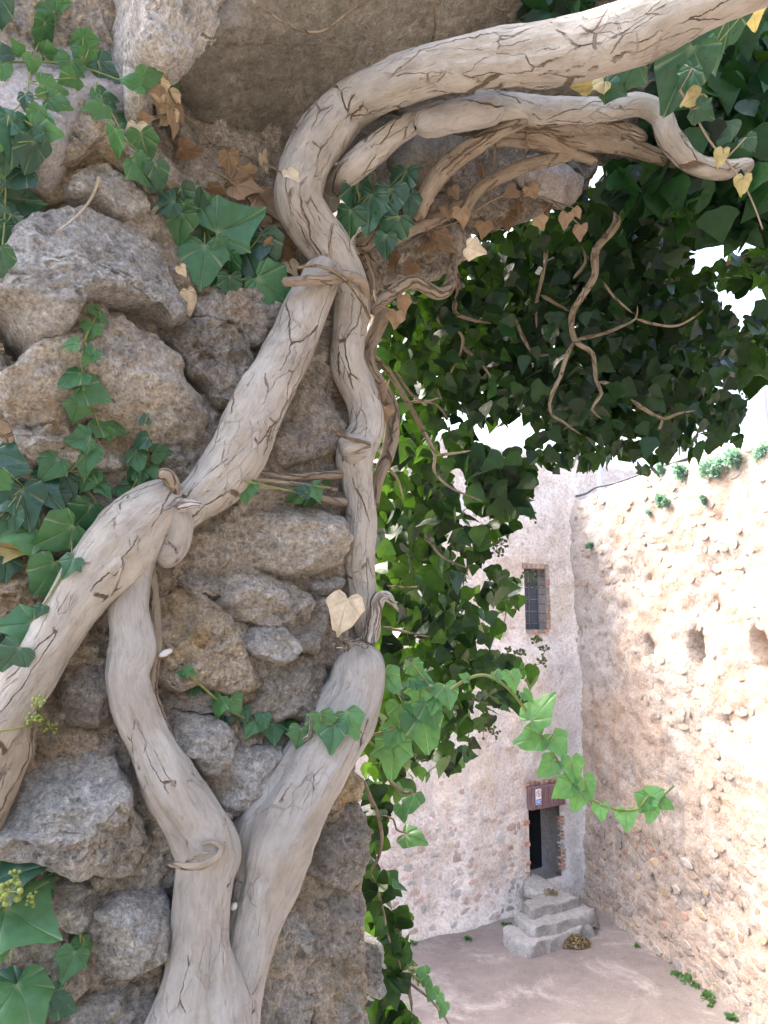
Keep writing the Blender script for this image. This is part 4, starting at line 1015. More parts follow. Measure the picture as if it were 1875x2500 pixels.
# left stem down to the base
LT = stem(fs([(300, 1120, 90, .10), (292, 1180, 100, .105), (286, 1245, 88, .10), (282, 1320, 80), (290, 1395, 94), (278, 1460, 88), (292, 1530, 92), (322, 1605, 88), (360, 1680, 105), (410, 1755, 108), (448, 1835, 124), (442, 1900, 112), (432, 2000, 118), (428, 2100, 150), (420, 2200, 190), (410, 2330, 230)], .105), 'bark_smooth', lump=.13, flute=.08)
stem(fs([(322, 1220, 24), (332, 1320, 26), (334, 1400, 30), (322, 1470, 34), (335, 1540, 34), (362, 1590, 26), (368, 1650, 22)], .085), 'bark_brown')
# diagonal trunk
DT = stem(fs([(700, 560, 70, .12), (690, 610, 80, .12), (665, 670, 92, .115), (622, 760, 106, .11), (568, 855, 114, .11), (525, 945, 122, .11), (475, 1030, 118, .105), (420, 1085, 96, .10), (375, 1130, 84, .095), (340, 1160, 90, .09)], .1), 'bark')
# crown of the fork and the limb running down to the left
FT = stem(fs([(395, 1060, 60, .10), (350, 1085, 95, .105), (300, 1125, 128, .11), (255, 1175, 140, .11), (205, 1240, 122, .11), (145, 1325, 110, .105), (92, 1405, 112, .10), (40, 1485, 118, .095), (-20, 1570, 124, .09), (-90, 1670, 130, .085)], .1), 'bark')
stem(fs([(55, 1530, 62, .085), (30, 1590, 82, .08), (5, 1660, 96, .08), (-30, 1740, 100, .08), (-80, 1840, 110, .08)], .08), 'bark_brown')
stem(fs([(372, 1085, 62, .12), (388, 1130, 58, .12), (372, 1180, 66, .105), (330, 1205, 70, .095)], .1), 'bark_smooth')           # knuckle of the fork
stem(fs([(380, 1095, 34, .15), (415, 1090, 24, .16), (438, 1092, 14, .165)], .1), 'dead_wood', name='broken_stub')
stem(fs([(232, 1235, 44, .14), (255, 1215, 36, .15), (250, 1190, 22, .15)], .1), 'bark', name='broken_stub')
stem(fs([(380, 1068, 22, .125), (374, 1042, 28, .138), (358, 1026, 32, .142), (342, 1030, 26, .14)], .1), 'bark_brown', name='broken_stub')
stem(fs([(263, 1225, 7, .17), (252, 1262, 8, .18), (238, 1288, 9, .18)], .1), 'bark_brown', name='broken_stub')
# upper right trunk and the great limb overhead
def dm(L): return [(x * 1875 / 1659, y * 1875 / 1659, w_ * 1875 / 1659 / 2, d_) for (x, y, w_, d_) in L]
wd = lambda x, y, o: wall_depth(x * 1875 / 1659, y * 1875 / 1659, o)
ML = [(800, 1395, 48, .05), (790, 1330, 56, .055), (782, 1260, 60, .06), (777, 1185, 64, .065), (780, 1120, 64, .07), (770, 1050, 66, .07), (764, 985, 84, .07), (790, 925, 78, .075), (784, 865, 76, .075), (752, 785, 74, .08), (752, 700, 74, .085), (756, 640, 76, .09), (742, 590, 92, .10), (712, 540, 102, .105), (672, 490, 104, .11), (645, 430, 106, .12), (660, 360, 108, .13), (700, 292, 108, .15), (760, 228, 104, .18)]
stem(dm([(x, y, w_, wd(x, y, o)) for (x, y, w_, o) in ML] + [(855, 178, 98, 1.37), (970, 145, 102, 1.34), (1100, 128, 112, 1.30), (1250, 106, 126, 1.25), (1380, 68, 128, 1.20), (1500, 18, 112, 1.16), (1600, -22, 100, 1.13), (1720, -70, 96, 1.10)]), 'bark', depth=True, lump=.08)
# knots on the upper trunk
stem(fs([(735, 985, 60, .075), (760, 975, 74, .085), (795, 965, 60, .075)], .08), 'bark', lump=.06, surface=False)
stem(fs([(715, 925, 7, .12), (750, 945, 9, .125), (800, 958, 7, .12)], .1), 'bark_brown', surface=False)
# limbs behind and below the great limb
stem([(795, 520, 26, wall_depth(795, 520, .05)), (808, 462, 30, wall_depth(808, 462, .07)), (850, 418, 33, 1.47), (910, 368, 33, 1.47), (965, 328, 30, 1.46), (1030, 290, 24, 1.44), (1100, 262, 20, 1.42)], 'bark', depth=True)
stem([(1230, 262, 36, 1.42), (1150, 275, 37, 1.42), (1085, 287, 36, 1.41), (1040, 300, 32, 1.40), (1014, 312, 26, 1.395)], 'bark_smooth', depth=True, name='broken_stub')
stem([(1150, 250, 34, 1.45), (1210, 262, 33, 1.45), (1290, 266, 31, 1.46), (1370, 270, 30, 1.46), (1488, 268, 28, 1.47), (1560, 256, 27, 1.47), (1612, 282, 27, 1.47), (1636, 340, 27, 1.47), (1690, 398, 26, 1.48), (1770, 414, 23, 1.5), (1840, 400, 16, 1.5)], 'bark', depth=True)
stem([(1250, 290, 22, 1.53), (1300, 302, 24, 1.53), (1400, 330, 27, 1.53), (1488, 349, 27, 1.53), (1558, 366, 20, 1.53), (1660, 402, 11, 1.52)], 'bark_brown', depth=True)
stem([(1020, 540, 18, 1.55), (1024, 515, 21, 1.54), (1042, 468, 24, 1.53), (1094, 405, 25, 1.51), (1165, 352, 23, 1.49), (1229, 317, 19, 1.47), (1290, 290, 14, 1.46)], 'bark_brown', depth=True)
stem([(1130, 530, 12, 1.58), (1141, 505, 13, 1.57), (1176, 458, 15, 1.56), (1253, 417, 16, 1.55), (1347, 388, 16, 1.55), (1440, 366, 14, 1.55)], 'bark_brown', depth=True)
stem([(870, 600, 26, 1.56), (930, 575, 22, 1.57), (1000, 555, 20, 1.58), (1080, 525, 16, 1.58), (1140, 490, 12, 1.58)], 'bark_brown', depth=True, lump=.2)
stem([(1120, 262, 26, 1.50), (1200, 285, 30, 1.50), (1300, 290, 30, 1.50), (1400, 300, 28, 1.50), (1500, 312, 22, 1.51), (1580, 340, 14, 1.51)], 'bark_brown', depth=True)
stem([(1060, 300, 20, 1.50), (1130, 300, 28, 1.50), (1230, 305, 26, 1.51), (1330, 335, 20, 1.53), (1420, 380, 14, 1.55)], 'bark_brown', depth=True)
stem([(1180, 350, 12, 1.52), (1260, 345, 15, 1.53), (1350, 360, 14, 1.54), (1460, 395, 10, 1.55)], 'bark_brown', depth=True)
# slender stems wound round the trunks
stem(fs([(608, 608, 20, .15), (640, 608, 22, .165), (700, 602, 26, .175), (750, 598, 26, .165), (780, 608, 24, .15), (790, 640, 20, .12), (788, 690, 16, .08)], .1), 'bark_brown')
stem(fs([(775, 545, 40, .05), (800, 590, 40, .045), (815, 640, 38, .04), (820, 690, 36, .03), (800, 745, 34, .03), (797, 790, 32, .03), (820, 830, 32, .02), (845, 880, 34, .015), (846, 940, 34, .01), (835, 990, 30, .01), (815, 1040, 24, .01), (808, 1100, 18, .0)], .05), 'bark_brown')
stem([(905, 760, 13, 1.53), (941, 729, 15, 1.56), (1006, 688, 16, 1.58), (1070, 717, 15, 1.6), (1098, 694, 14, 1.62), (1106, 640, 11, 1.66), (1110, 600, 8, 1.7)], 'bark_brown', depth=True)
stem(fs([(640, 578, 7, .17), (690, 575, 8, .18), (735, 595, 9, .185), (775, 640, 9, .16), (800, 690, 8, .13)], .1), 'twig', surface=False)
stem(fs([(720, 480, 6, .18), (712, 520, 8, .185), (716, 560, 7, .18)], .1), 'twig', surface=False)
stem(fs([(808, 570, 7, .10), (822, 600, 8, .10), (808, 640, 7, .10), (802, 665, 9, .10)], .1), 'twig', surface=False)
# roots holding the wall between the trunks
stem(fs([(552, 1018, 10, .08), (620, 1030, 14, .085), (690, 1028, 18, .08), (745, 1024, 20, .07)], .08), 'bark_brown')
stem(fs([(540, 1050, 12, .075), (600, 1055, 12, .08), (660, 1062, 13, .08), (700, 1078, 16, .075), (750, 1086, 20, .07)], .08), 'bark_brown')
stem(fs([(548, 1035, 8, .09), (610, 1042, 8, .095), (680, 1050, 8, .09), (730, 1058, 8, .08)], .08), 'twig')
# the torn claw beside the cut trunk, the frayed rim, the twisted ring on the left stem
stem(fs([(795, 1392, 40, .08), (806, 1352, 34, .085), (812, 1318, 30, .09), (820, 1292, 34, .095), (838, 1290, 22, .10), (852, 1306, 10, .10), (862, 1322, 4, .10)], .08), 'dead_wood', name='broken_stub', lump=.16)
stem(fs([(822, 1288, 20, .10), (842, 1298, 10, .105), (860, 1302, 4, .105)], .1), 'dead_wood', name='broken_stub')
r_ = np.random.default_rng(11)
for k in range(16):
    x0, y0 = 735 + r_.uniform(0, 60), 1400 + r_.uniform(-8, 10)
    stem(fs([(x0, y0, 5, .115), (x0 + r_.uniform(-12, 12), y0 - r_.uniform(4, 14), 3.5, .13), (x0 + r_.uniform(-22, 18), y0 - r_.uniform(10, 26), 1.5, .135)], .1), 'dead_wood', name='bark_fibre', surface=False, step=.004, segs=6)
stem(fs([(362, 1866, 9, .145), (378, 1868, 13, .155), (408, 1872, 15, .163), (440, 1868, 16, .168), (470, 1852, 17, .166), (478, 1832, 15, .158), (458, 1820, 11, .155), (432, 1824, 8, .158)], .1), 'bark_brown', name='broken_stub', surface=False)
stem(fs([(400, 1862, 7, .155), (425, 1852, 9, .165), (455, 1838, 8, .165)], .1), 'bark_brown', name='broken_stub', surface=False)
stem(fs([(375, 1688, 12, .17), (376, 1694, 14, .178), (377, 1698, 8, .183)], .1), 'dead_wood', name='leaf_scar', surface=False, step=.003)
stem(fs([(655, 1600, 12, .12), (668, 1585, 10, .13), (672, 1560, 8, .13), (666, 1540, 5, .125)], .1), 'dead_wood', name='broken_stub', surface=False)
stem(fs([(480, 1760, 10, .10), (495, 1762, 14, .10), (503, 1768, 8, .10)], .1), 'bark_brown', name='leaf_scar', surface=False)
# snail shells and a straw on the wall
for (x, y, dx, dy, lab) in ((404, 1594, 16, -7, 'tiny white snail shell on the tan stone beside the left stem'), (571, 2213, 7, -8, 'tiny white snail shell in the fork of the two lower stems')):
    SNAIL = (SNAIL if 'SNAIL' in globals() else []) + [(x, y, dx, dy, lab)]
# left edge root
stem([(-30, 1010, 22, 1.0), (5, 1040, 18, 1.03), (22, 1080, 14, 1.05), (10, 1120, 12, 1.06)], 'bark_brown', depth=True)
# bare runners on the lintel underside
for L in ([(640, 20), (720, 70), (790, 75), (850, 30), (905, 0)], [(1060, -10), (1062, 60), (1050, 130)], [(1165, 120), (1180, 85), (1215, 70), (1245, 85)], [(1200, 10), (1225, 25), (1245, 20), (1255, -5)], [(500, 360), (545, 355), (600, 380), (640, 398), (690, 420), (715, 432)]):
    P_ = []
    for (x, y) in L:
        r0 = ray(x, y); t0 = np.dot(LINT.p0 + LINT.n * .05 - CAM, LINT.n) / np.dot(r0, LINT.n); P_.append((x, y, 3.2, t0))
    stem(P_, 'twig', depth=True, surface=False, step=.006, segs=7)
BVH = BVHTree.FromPolygons(BV, BF)
def surface_at(px, py, lift=0.012, fallback=1.5):
    r0 = ray(px, py); l = np.linalg.norm(r0)
    h = BVH.ray_cast(Vector(CAM), Vector(r0 / l), 4.0)
    t = h[3] / l if h[0] is not None else fallback
    return CAM + r0 * (t - lift)
b = NB('shell_white'); M['shell'] = b.fin((0.72, 0.71, 0.68), 0.5)
for (x, y, dx, dy, lab) in SNAIL:
    q_ = [surface_at(x + dx * t_, y + dy * t_, .008) for t_ in (-1, -.6, 0, .6, 1)]
    q_ = [q_[0] + (q_[4] - q_[0]) * t_ for t_ in (0, .15, .5, .85, 1)]
    V_, Fq_, cp_ = tube_mesh(q_, [.001, .0045, .006, .0045, .001], 10)
    tag(solid('snail_shell', V_, [tuple(t) for t in Fq_] + [tuple(t) for t in cp_], M['shell'], None), lab, 'snail shell')
q_ = smooth_path([surface_at(x, y, .02) for (x, y) in ((243, 432), (225, 480), (190, 525), (140, 565))], .01)
V_, Fq_, cp_ = tube_mesh(q_, np.linspace(.003, .0015, len(q_)), 7)
tag(solid('dry_twig', V_, [tuple(t) for t in Fq_] + [tuple(t) for t in cp_], M['green_stem'] if False else plain('straw', (0.45, 0.38, 0.28), .8), None), 'thin dry straw leaning across the big grey boulder', 'twig')

# ---------------------------------------------------------------- ivy leaves
HALF = {'palm': ([(0.10, -0.10), (0.22, -0.17), (0.40, -0.14), (0.50, -0.02), (0.46, 0.10), (0.50, 0.20), (0.57, 0.37), (0.43, 0.43), (0.31, 0.53), (0.22, 0.70), (0.12, 0.86)], (3, 6)),
        'trid': ([(0.10, -0.08), (0.24, -0.12), (0.40, -0.04), (0.47, 0.10), (0.54, 0.30), (0.41, 0.43), (0.29, 0.57), (0.18, 0.75), (0.09, 0.9)], (2, 4)),
        'heart': ([(0.10, -0.11), (0.24, -0.18), (0.40, -0.13), (0.50, 0.02), (0.52, 0.20), (0.44, 0.40), (0.31, 0.60), (0.18, 0.80), (0.08, 0.92)], (2, 5))}
LM = {}
def leaf_mesh(kind, seed, mat):
    key = (kind, seed, mat)
    if key in LM: return LM[key]
    r = np.random.default_rng(seed * 31 + len(kind)); half, vi = HALF[kind]
    curl, fold, tipd, wav = r.uniform(.10, .45), r.uniform(0.05, .28), r.uniform(-.1, .35), r.uniform(.02, .06)
    ph = r.uniform(0, 6)
    rays = []
    for sgn_ in (1, -1):
        pts = [(sgn_ * x * r.uniform(.9, 1.1), y * r.uniform(.93, 1.07)) for (x, y) in half]
        pts = [(p_, (i in vi)) for i, p_ in enumerate(pts)]
        # denser outline between the key points, and thin strips either side of each vein
        out = []
        for i, (p_, v_) in enumerate(pts):
            if v_:
                a = np.array(pts[i - 1][0]); b2 = np.array(pts[i + 1][0]); q = np.array(p_)
                out += [(tuple(q + (a - q) * .24), 0.0), (tuple(q), 1.0), (tuple(q + (b2 - q) * .24), 0.0)]
            else:
                out.append((p_, 0.0))
                if i + 2 < len(pts) and i > 0 and not pts[i + 1][1]:
                    p0_, p1_, p2_, p3_ = (np.array(pts[i + k_][0]) for k_ in (-1, 0, 1, 2))
                    out.append((tuple((9 * (p1_ + p2_) - p0_ - p3_) / 16), 0.0))
        out = out + [((sgn_ * .03, .965), 0.0)]
        rays.append(out)
    seq = rays[0] + [((0, 1.0), 1.0)] + rays[1][::-1]
    ns_ = (0.0, .22, .48, .75, 1.0)
    V, A = [(0, 0, 0)], [1.0]
    for (p_, v_) in seq:
        for s in ns_[1:]: V.append((p_[0] * s, p_[1] * s, 0)); A.append(v_)
    V = np.array(V, float); m = len(ns_) - 1
    x, y = V[:, 0].copy(), V[:, 1].copy()
    V[:, 2] = -curl * x * x + fold * np.abs(x) - tipd * np.clip(y - .2, 0, 1) ** 2 + wav * np.sin(7 * x + 5 * y + ph) * np.hypot(x, y) * 1.4 - 0.02 * np.array(A) * (np.hypot(x, y) > .05)
    Fc = []
    for i in range(len(seq) - 1):
        a, b2 = 1 + i * m, 1 + (i + 1) * m
        Fc.append((0, a, b2))
        for k in range(m - 1): Fc.append((a + k, a + k + 1, b2 + k + 1, b2 + k))
    me = make_mesh('leaf', V, Fc, M[mat], True, fattr={'vein': np.array(A)})
    LM[key] = me; return me

def ldir(ang):
    a = math.radians(ang); return RGT * math.cos(a) - UPV * math.sin(a)
LR_ = np.random.default_rng(77)
def put_leaf(parent, p, L, ang, mat='leaf', kind=None, tilt=0.35, face=None, name='leaf', pitch=None):
    kind = kind or ('heart', 'trid', 'palm', 'heart', 'trid')[LR_.integers(5)]
    tc = unit(CAM - p); y = ldir(ang)
    nrm = unit(tc + np.array([0, 0, .35]) + LR_.normal(size=3) * tilt * .8) if face is None else unit(face)
    y = unit(y - tc * np.dot(y, tc) + tc * (LR_.uniform(-.35, .45) if pitch is None else pitch))
    z = unit(nrm - y * np.dot(nrm, y)); x = np.cross(y, z)
    base = p - y * L * .42
    put(name, leaf_mesh(kind, int(LR_.integers(5)), mat), base, parent, quat(x, y, z), (L * LR_.uniform(.88, 1.12), L, L))
    return base
def creeper(name, label, stems, leaves, cat='ivy', lift=0.014, mat='leaf', stem_mat='green_stem', sr=3.0, depth=None, group=None, leaf_kind=None, tilt=.35, petiole=True, size=1.0):
    pos = (lambda x, y, l_: surface_at(x, y, l_)) if depth is None else (lambda x, y, l_: at_depth(x, y, (depth(x, y) if callable(depth) else depth) - l_))
    allp, spx = [], []
    tubes = []
    for S in stems:
        P_ = []
        for q in S: P_.append(pos(q[0], q[1], lift * .6)); spx.append(((q[0], q[1]), P_[-1]))
        P_ = np.array(P_)
        if depth is None and len(P_) > 3:     # do not dive into every joint of the wall
            D = np.linalg.norm(P_ - CAM, axis=1); Ds = D.copy()
            for i in range(1, len(D) - 1): Ds[i] = min(D[i], .5 * D[i] + .25 * (D[i - 1] + D[i + 1]))
            P_ = CAM + (P_ - CAM) * (Ds / D)[:, None]
        Q = smooth_path(P_, .008); dd_ = np.dot(P_.mean(0) - CAM, FWD)
        R_ = np.linspace(1.0, .55, len(Q)) * sr / F * dd_
        tubes.append(tube_mesh(Q, R_, 7))
    root = thing(name, (np.array([p_ for _, p_ in spx]).min(0) if spx else pos(*leaves[0][:2], 0)), label, cat, group)
    for lf in leaves:
        x, y, L, a = lf[:4]; m_ = lf[4] if len(lf) > 4 and lf[4] else mat; kd = lf[5] if len(lf) > 5 else leaf_kind; ex = lf[6] if len(lf) > 6 else 0
        p_ = pos(x, y, lift + .004 + ex); dpt = np.dot(p_ - CAM, FWD)
        b_ = put_leaf(root, p_, L / F * dpt * 1.05 * size, a, m_, kd, tilt)
        if petiole and spx:
            k = min(range(len(spx)), key=lambda i: (spx[i][0][0] - x) ** 2 + (spx[i][0][1] - y) ** 2)
            (qx, qy), sp_ = spx[k]
            if math.hypot(qx - x, qy - y) < 160:
                mid = (b_ + sp_) / 2 + unit(CAM - sp_) * .008
                Q = smooth_path([sp_, mid, b_], .012); tubes.append(tube_mesh(Q, np.full(len(Q), .55 * sr / F * dpt), 5))
    V, Fc, o = [], [], 0
    for (v, fq, cp_) in tubes:
        V.append(v); Fc += [tuple(int(a) + o for a in t) for t in fq] + [tuple(int(a) + o for a in t) for t in cp_]; o += len(v)
    if V: solid('stem', np.concatenate(V), Fc, M[stem_mat], root)
    return root
def umbel(parent, p, rad, n, mat, br, seed, updir=np.array([0, 0, 1.0])):
    r = np.random.default_rng(seed); V, Fc = [], []
    for i in range(n):
        d_ = unit(r.normal(size=3) + updir * .6); c = p + d_ * rad * r.uniform(.7, 1.0)
        v, fq, cp_ = tube_mesh([p, c], [br * .18, br * .18], 4); o = len(V); V.extend(v); Fc += [tuple(int(a) + o for a in t) for t in fq]
        o = len(V); ring = 6
        V.append(c + UPW * br)
        for lat in (.6, -.3):
            rr = br * math.cos(lat)
            for k in range(ring): V.append(c + np.array([rr * math.cos(k * math.pi / 3), rr * math.sin(k * math.pi / 3), br * math.sin(lat)]))
        V.append(c - UPW * br)
        for k in range(ring):
            j = (k + 1) % ring
            Fc += [(o, o + 1 + k, o + 1 + j), (o + 1 + k, o + 7 + k, o + 7 + j, o + 1 + j), (o + 7 + k, o + 13, o + 7 + j)]
    return solid('berry_cluster', np.array(V), Fc, M[mat], parent)

D_, Y_, Lt = 'leaf_dark', 'leaf_yellow', 'leaf_light'
creeper('ivy_creeper', 'ivy runner with small leaves stretched across the pink stone below the lintel end', [[(-40, 150), (60, 152), (120, 153), (200, 165), (250, 180), (300, 197), (370, 202)]],
        [(78, 158, 40, 100, None, 'heart'), (130, 135, 58, 8), (170, 172, 62, 100, None, 'palm'), (222, 148, 52, 80, Lt), (188, 97, 40, 150, Lt), (222, 96, 40, 10, Lt), (190, 133, 42, 110), (262, 172, 64, 45, D_), (322, 200, 52, 200, Lt, 'heart'), (368, 188, 58, -15), (42, 115, 38, -120, Lt), (8, 175, 42, 90), (10, 132, 50, 0, D_), (428, 215, 26, 60, Lt)])
creeper('ivy_creeper', 'upright ivy runner with young leaves over the pink stone', [[(170, 12), (122, 35), (105, 80), (92, 110), (80, 150), (70, 200), (60, 240), (30, 275)]],
        [(112, 22, 46, 200), (150, 6, 46, 0, Lt), (132, 35, 24, 60), (105, 95, 84, 95, None, 'palm'), (62, 250, 46, 90, D_), (82, 285, 52, 130), (130, 217, 64, 15), (142, 250, 58, 20), (115, 322, 72, 15), (110, 285, 44, 30), (165, 200, 50, 150), (128, 240, 34, 60), (90, 330, 40, 160, D_)])
creeper('ivy_creeper', 'cluster of large dark bluish ivy leaves on the brown stones', [[(-20, 270), (10, 350), (14, 450), (10, 560), (0, 640)]],
        [(30, 335, 115, 80, D_, 'palm'), (72, 380, 80, 105, D_), (14, 392, 64, 90, D_), (36, 430, 74, 150, D_, 'heart'), (0, 300, 64, 180, D_), (48, 492, 104, 8, D_), (22, 560, 84, 100, D_, 'heart'), (-4, 640, 80, 90, D_), (2, 355, 26, 90, Lt), (5, 432, 26, 60, Lt), (-10, 510, 70, 140, D_), (-6, 30, 90, 95, D_, 'heart'), (10, 575, 60, 60, D_)])
creeper('ivy_creeper', 'ivy runner hanging down the pointed tan stone beside dead leaves', [[(235, 200), (235, 235), (262, 262), (285, 300), (310, 345), (360, 390), (390, 430), (430, 480)]],
        [(265, 240, 48, 20, D_), (243, 272, 46, 125), (216, 262, 32, 160), (275, 262, 30, 60, D_), (300, 290, 60, 15), (284, 350, 74, 88, None, 'heart'), (350, 362, 78, 80, None, 'heart'), (345, 418, 72, 55), (387, 430, 64, 75, D_, 'heart'), (372, 445, 50, 100, D_), (232, 232, 26, 90)])
creeper('ivy_creeper', 'bright cluster of broad ivy leaves between the wall stones and the curving trunk', [[(430, 480), (500, 560), (560, 580), (600, 620), (620, 690), (650, 700)]],
        [(400, 502, 62, 160, D_), (455, 485, 58, 60, D_), (487, 495, 64, 275, D_), (455, 522, 58, 75), (512, 500, 52, 15), (440, 555, 78, 100, 'leaf', 'heart'), (495, 552, 84, 88, 'leaf', 'trid'), (580, 545, 132, -25, 'leaf', 'palm', .03), (540, 598, 42, 60, None, 'trid', .03), (510, 595, 38, 200), (495, 645, 112, 95, 'leaf', 'heart', .02), (560, 655, 74, 85, 'leaf', 'heart'), (605, 630, 108, 70, D_, 'trid'), (650, 610, 84, 75, D_), (672, 712, 122, 38, 'leaf', 'trid', .025), (622, 690, 54, 200), (560, 700, 60, 90, D_), (530, 690, 50, 140, D_), (625, 590, 60, 40, D_)], tilt=.25)
creeper('ivy_creeper', 'slender upright ivy runner climbing the middle of the big tan stone', [[(245, 755), (225, 790), (207, 830), (203, 900), (210, 960), (235, 1020), (240, 1060), (205, 1110), (170, 1150), (130, 1178)]],
        [(237, 764, 36, 60, Lt), (252, 780, 26, 30), (221, 810, 44, 110, Lt), (170, 841, 42, 170), (218, 869, 50, 130), (226, 858, 36, 30), (173, 926, 68, 150, None, 'heart'), (232, 960, 74, 25, None, 'heart'), (187, 1005, 58, 110), (269, 1038, 80, 25, None, 'heart'), (262, 1060, 40, 60, Lt), (193, 1073, 62, 170), (210, 1124, 78, 100, None, 'trid'), (122, 1144, 72, 130, None, 'trid'), (212, 1172, 62, 120), (255, 1195, 48, 45), (168, 1184, 64, 70, D_)])
creeper('ivy_creeper', 'thick bunch of ivy with green berries above a yellow leaf', [[(-20, 1150), (60, 1190), (130, 1178), (180, 1180), (235, 1225), (205, 1270), (178, 1300), (175, 1360)]],
        [(20, 1112, 74, 20, D_), (35, 1142, 68, 10, D_), (12, 1178, 54, 20, Lt), (62, 1238, 104, 80, D_, 'heart'), (108, 1200, 112, 40, D_), (35, 1275, 54, 90, D_, 'heart'), (40, 1300, 116, 172, 'leaf', 'trid'), (20, 1336, 100, 8, Y_, 'trid'), (136, 1308, 104, 150, 'leaf', 'heart', .02), (202, 1262, 84, 125, 'leaf', 'trid', .01), (110, 1412, 104, 120, 'leaf', 'heart', .02), (168, 1385, 54, 120, D_), (0, 1230, 70, 150, D_), (150, 1225, 60, 60, D_), (-10, 1300, 60, 90, D_), (15, 1390, 60, 90, D_)])
creeper('ivy_creeper', 'ivy leaves peeping out beside the lower left limb', [[(175, 1360), (130, 1440), (90, 1500), (40, 1560)]],
        [(36, 1525, 92, 175, 'leaf', 'trid', .01), (26, 1608, 78, 130, D_), (98, 1492, 34, 120, D_), (-10, 1560, 60, 100, D_)])
creeper('ivy_creeper', 'short tuft of greyish ivy beside the pale knuckle of the fork', [[(362, 1010), (362, 1080), (358, 1130), (330, 1180), (310, 1215)]],
        [(354, 1022, 28, 270, D_), (342, 1080, 50, 150, D_), (395, 1106, 48, -5), (336, 1125, 56, 80), (326, 1155, 62, 150, None, 'palm'), (352, 1160, 54, 20), (318, 1190, 68, 10, 'leaf', 'trid'), (345, 1180, 44, 90), (372, 1150, 40, 60)])
creeper('ivy_creeper', 'chain of small ivy leaves trailing across the stones to the cut trunk', [[(445, 1638), (475, 1660), (535, 1712), (580, 1745), (640, 1770), (700, 1782), (790, 1772), (885, 1790)]],
        [(464, 1639, 34, 10, Lt), (442, 1645, 22, 200), (473, 1679, 50, 110), (533, 1727, 60, 110), (547, 1760, 54, 90, D_), (572, 1722, 48, 60), (597, 1744, 42, 80, D_), (612, 1778, 48, 120), (643, 1761, 38, 90), (666, 1790, 54, 85), (711, 1770, 52, 140), (731, 1802, 54, 100), (785, 1768, 66, 80), (813, 1798, 74, 95, None, 'heart'), (856, 1768, 72, 70, None, 'trid')], tilt=.25)
creeper('ivy_creeper', 'few ivy leaves on the thin roots between the two trunks', [[(600, 1175), (680, 1192), (740, 1200), (800, 1190)]],
        [(717, 1212, 48, 150), (753, 1215, 54, 115), (772, 1204, 48, 60), (601, 1200, 56, 95), (796, 1178, 26, 0, Lt), (735, 1198, 40, 200, D_)])
bl = creeper('ivy_creeper', 'big glossy ivy leaves with green berries beside the lowest grey boulder', [[(-30, 2215), (15, 2245), (30, 2300), (20, 2400), (28, 2430)]],
             [(38, 2132, 134, -22, D_, 'trid', .04), (62, 2172, 70, 20, D_), (72, 2252, 150, 32, 'leaf', 'trid', .04), (-8, 2290, 100, 80, 'leaf', 'heart', .05), (66, 2462, 142, 66, 'leaf', 'palm', .04), (142, 2440, 62, 30, D_, 'heart', .01), (160, 2458, 58, 20, D_, 'heart', .01), (-10, 2440, 120, 150, D_, 'trid', .03), (120, 2160, 50, 40, D_), (-15, 2180, 80, 120, D_)])
umbel(bl, surface_at(25, 2178, .09), .018, 12, 'berry', .0052, 5); umbel(bl, surface_at(34, 2142, .09), .010, 7, 'berry', .0032, 6); umbel(bl, surface_at(82, 2193, .07), .011, 9, 'berry', .0028, 7)
creeper('ivy_creeper', 'tiny bright green ivy shoot on the lowest boulders', [[(140, 2395), (160, 2370), (190, 2340), (205, 2300), (195, 2280)]],
        [(195, 2290, 38, -100, Lt), (204, 2322, 44, 70, Lt), (170, 2357, 68, 110, 'leaf', 'palm', .01), (212, 2310, 24, 30, Lt)])
ub = creeper('flowering_ivy_shoot', 'yellow-green ivy flower heads on a green stalk crossing the left limb', [[(-40, 1788), (20, 1782), (60, 1774), (90, 1750)], [(60, 1774), (100, 1775)], [(90, 1750), (97, 1722)]], [], lift=.05)
for k, (x, y) in enumerate(((95, 1714), (100, 1764), (122, 1778), (82, 1758))):
    umbel(ub, surface_at(x, y, .045), .011, 14, 'berry', .0026, 20 + k)

# dead leaves
dl = 'leaf_dry'; dp = 'leaf_pale'
creeper('dead_ivy_sprig', 'bunch of curled tan dead leaves hanging under the lintel end', [[(405, 175), (412, 220), (440, 270), (480, 310), (515, 350)]],
        [(388, 222, 58, 75, dp), (402, 255, 66, 95, dp, 'palm'), (425, 300, 68, 75, dl, 'palm'), (408, 285, 50, 120, dp), (356, 290, 34, -10, dl), (332, 332, 58, 95, dp), (463, 370, 54, 20, dl), (440, 280, 40, 60, dl), (375, 215, 40, 160, dl)], cat='dead leaves', stem_mat='twig', lift=.03, tilt=.8)
creeper('dead_ivy_sprig', 'brown withered leaves packed in the crevice left of the curving trunk', [[(505, 410), (560, 440), (620, 500), (660, 560), (690, 620), (712, 660)]],
        [(562, 400, 56, 80, dl), (572, 430, 60, 110, dl), (602, 456, 76, 5, dl), (652, 500, 78, 60, dl), (660, 560, 44, 90, dl), (668, 582, 44, 100, dl), (692, 622, 68, 80, dl, 'palm'), (714, 656, 38, 60, dp), (640, 540, 40, 130, dl), (530, 470, 50, 30, dl), (600, 420, 40, 200, dl), (655, 610, 50, 120, dl), (700, 590, 36, 80, dl), (676, 545, 40, 30, dl)], cat='dead leaves', stem_mat='twig', tilt=.8)
creeper('dead_ivy_sprig', 'pale withered leaves at the tip of a bare runner over the trunk bend', [[(560, 372), (600, 380), (645, 400), (690, 422), (716, 432)]],
        [(645, 396, 46, 80, dp, 'heart', .02), (714, 430, 42, 50, dp, 'trid', .02), (672, 422, 20, 90, dl)], cat='dead leaves', stem_mat='twig', tilt=.6)
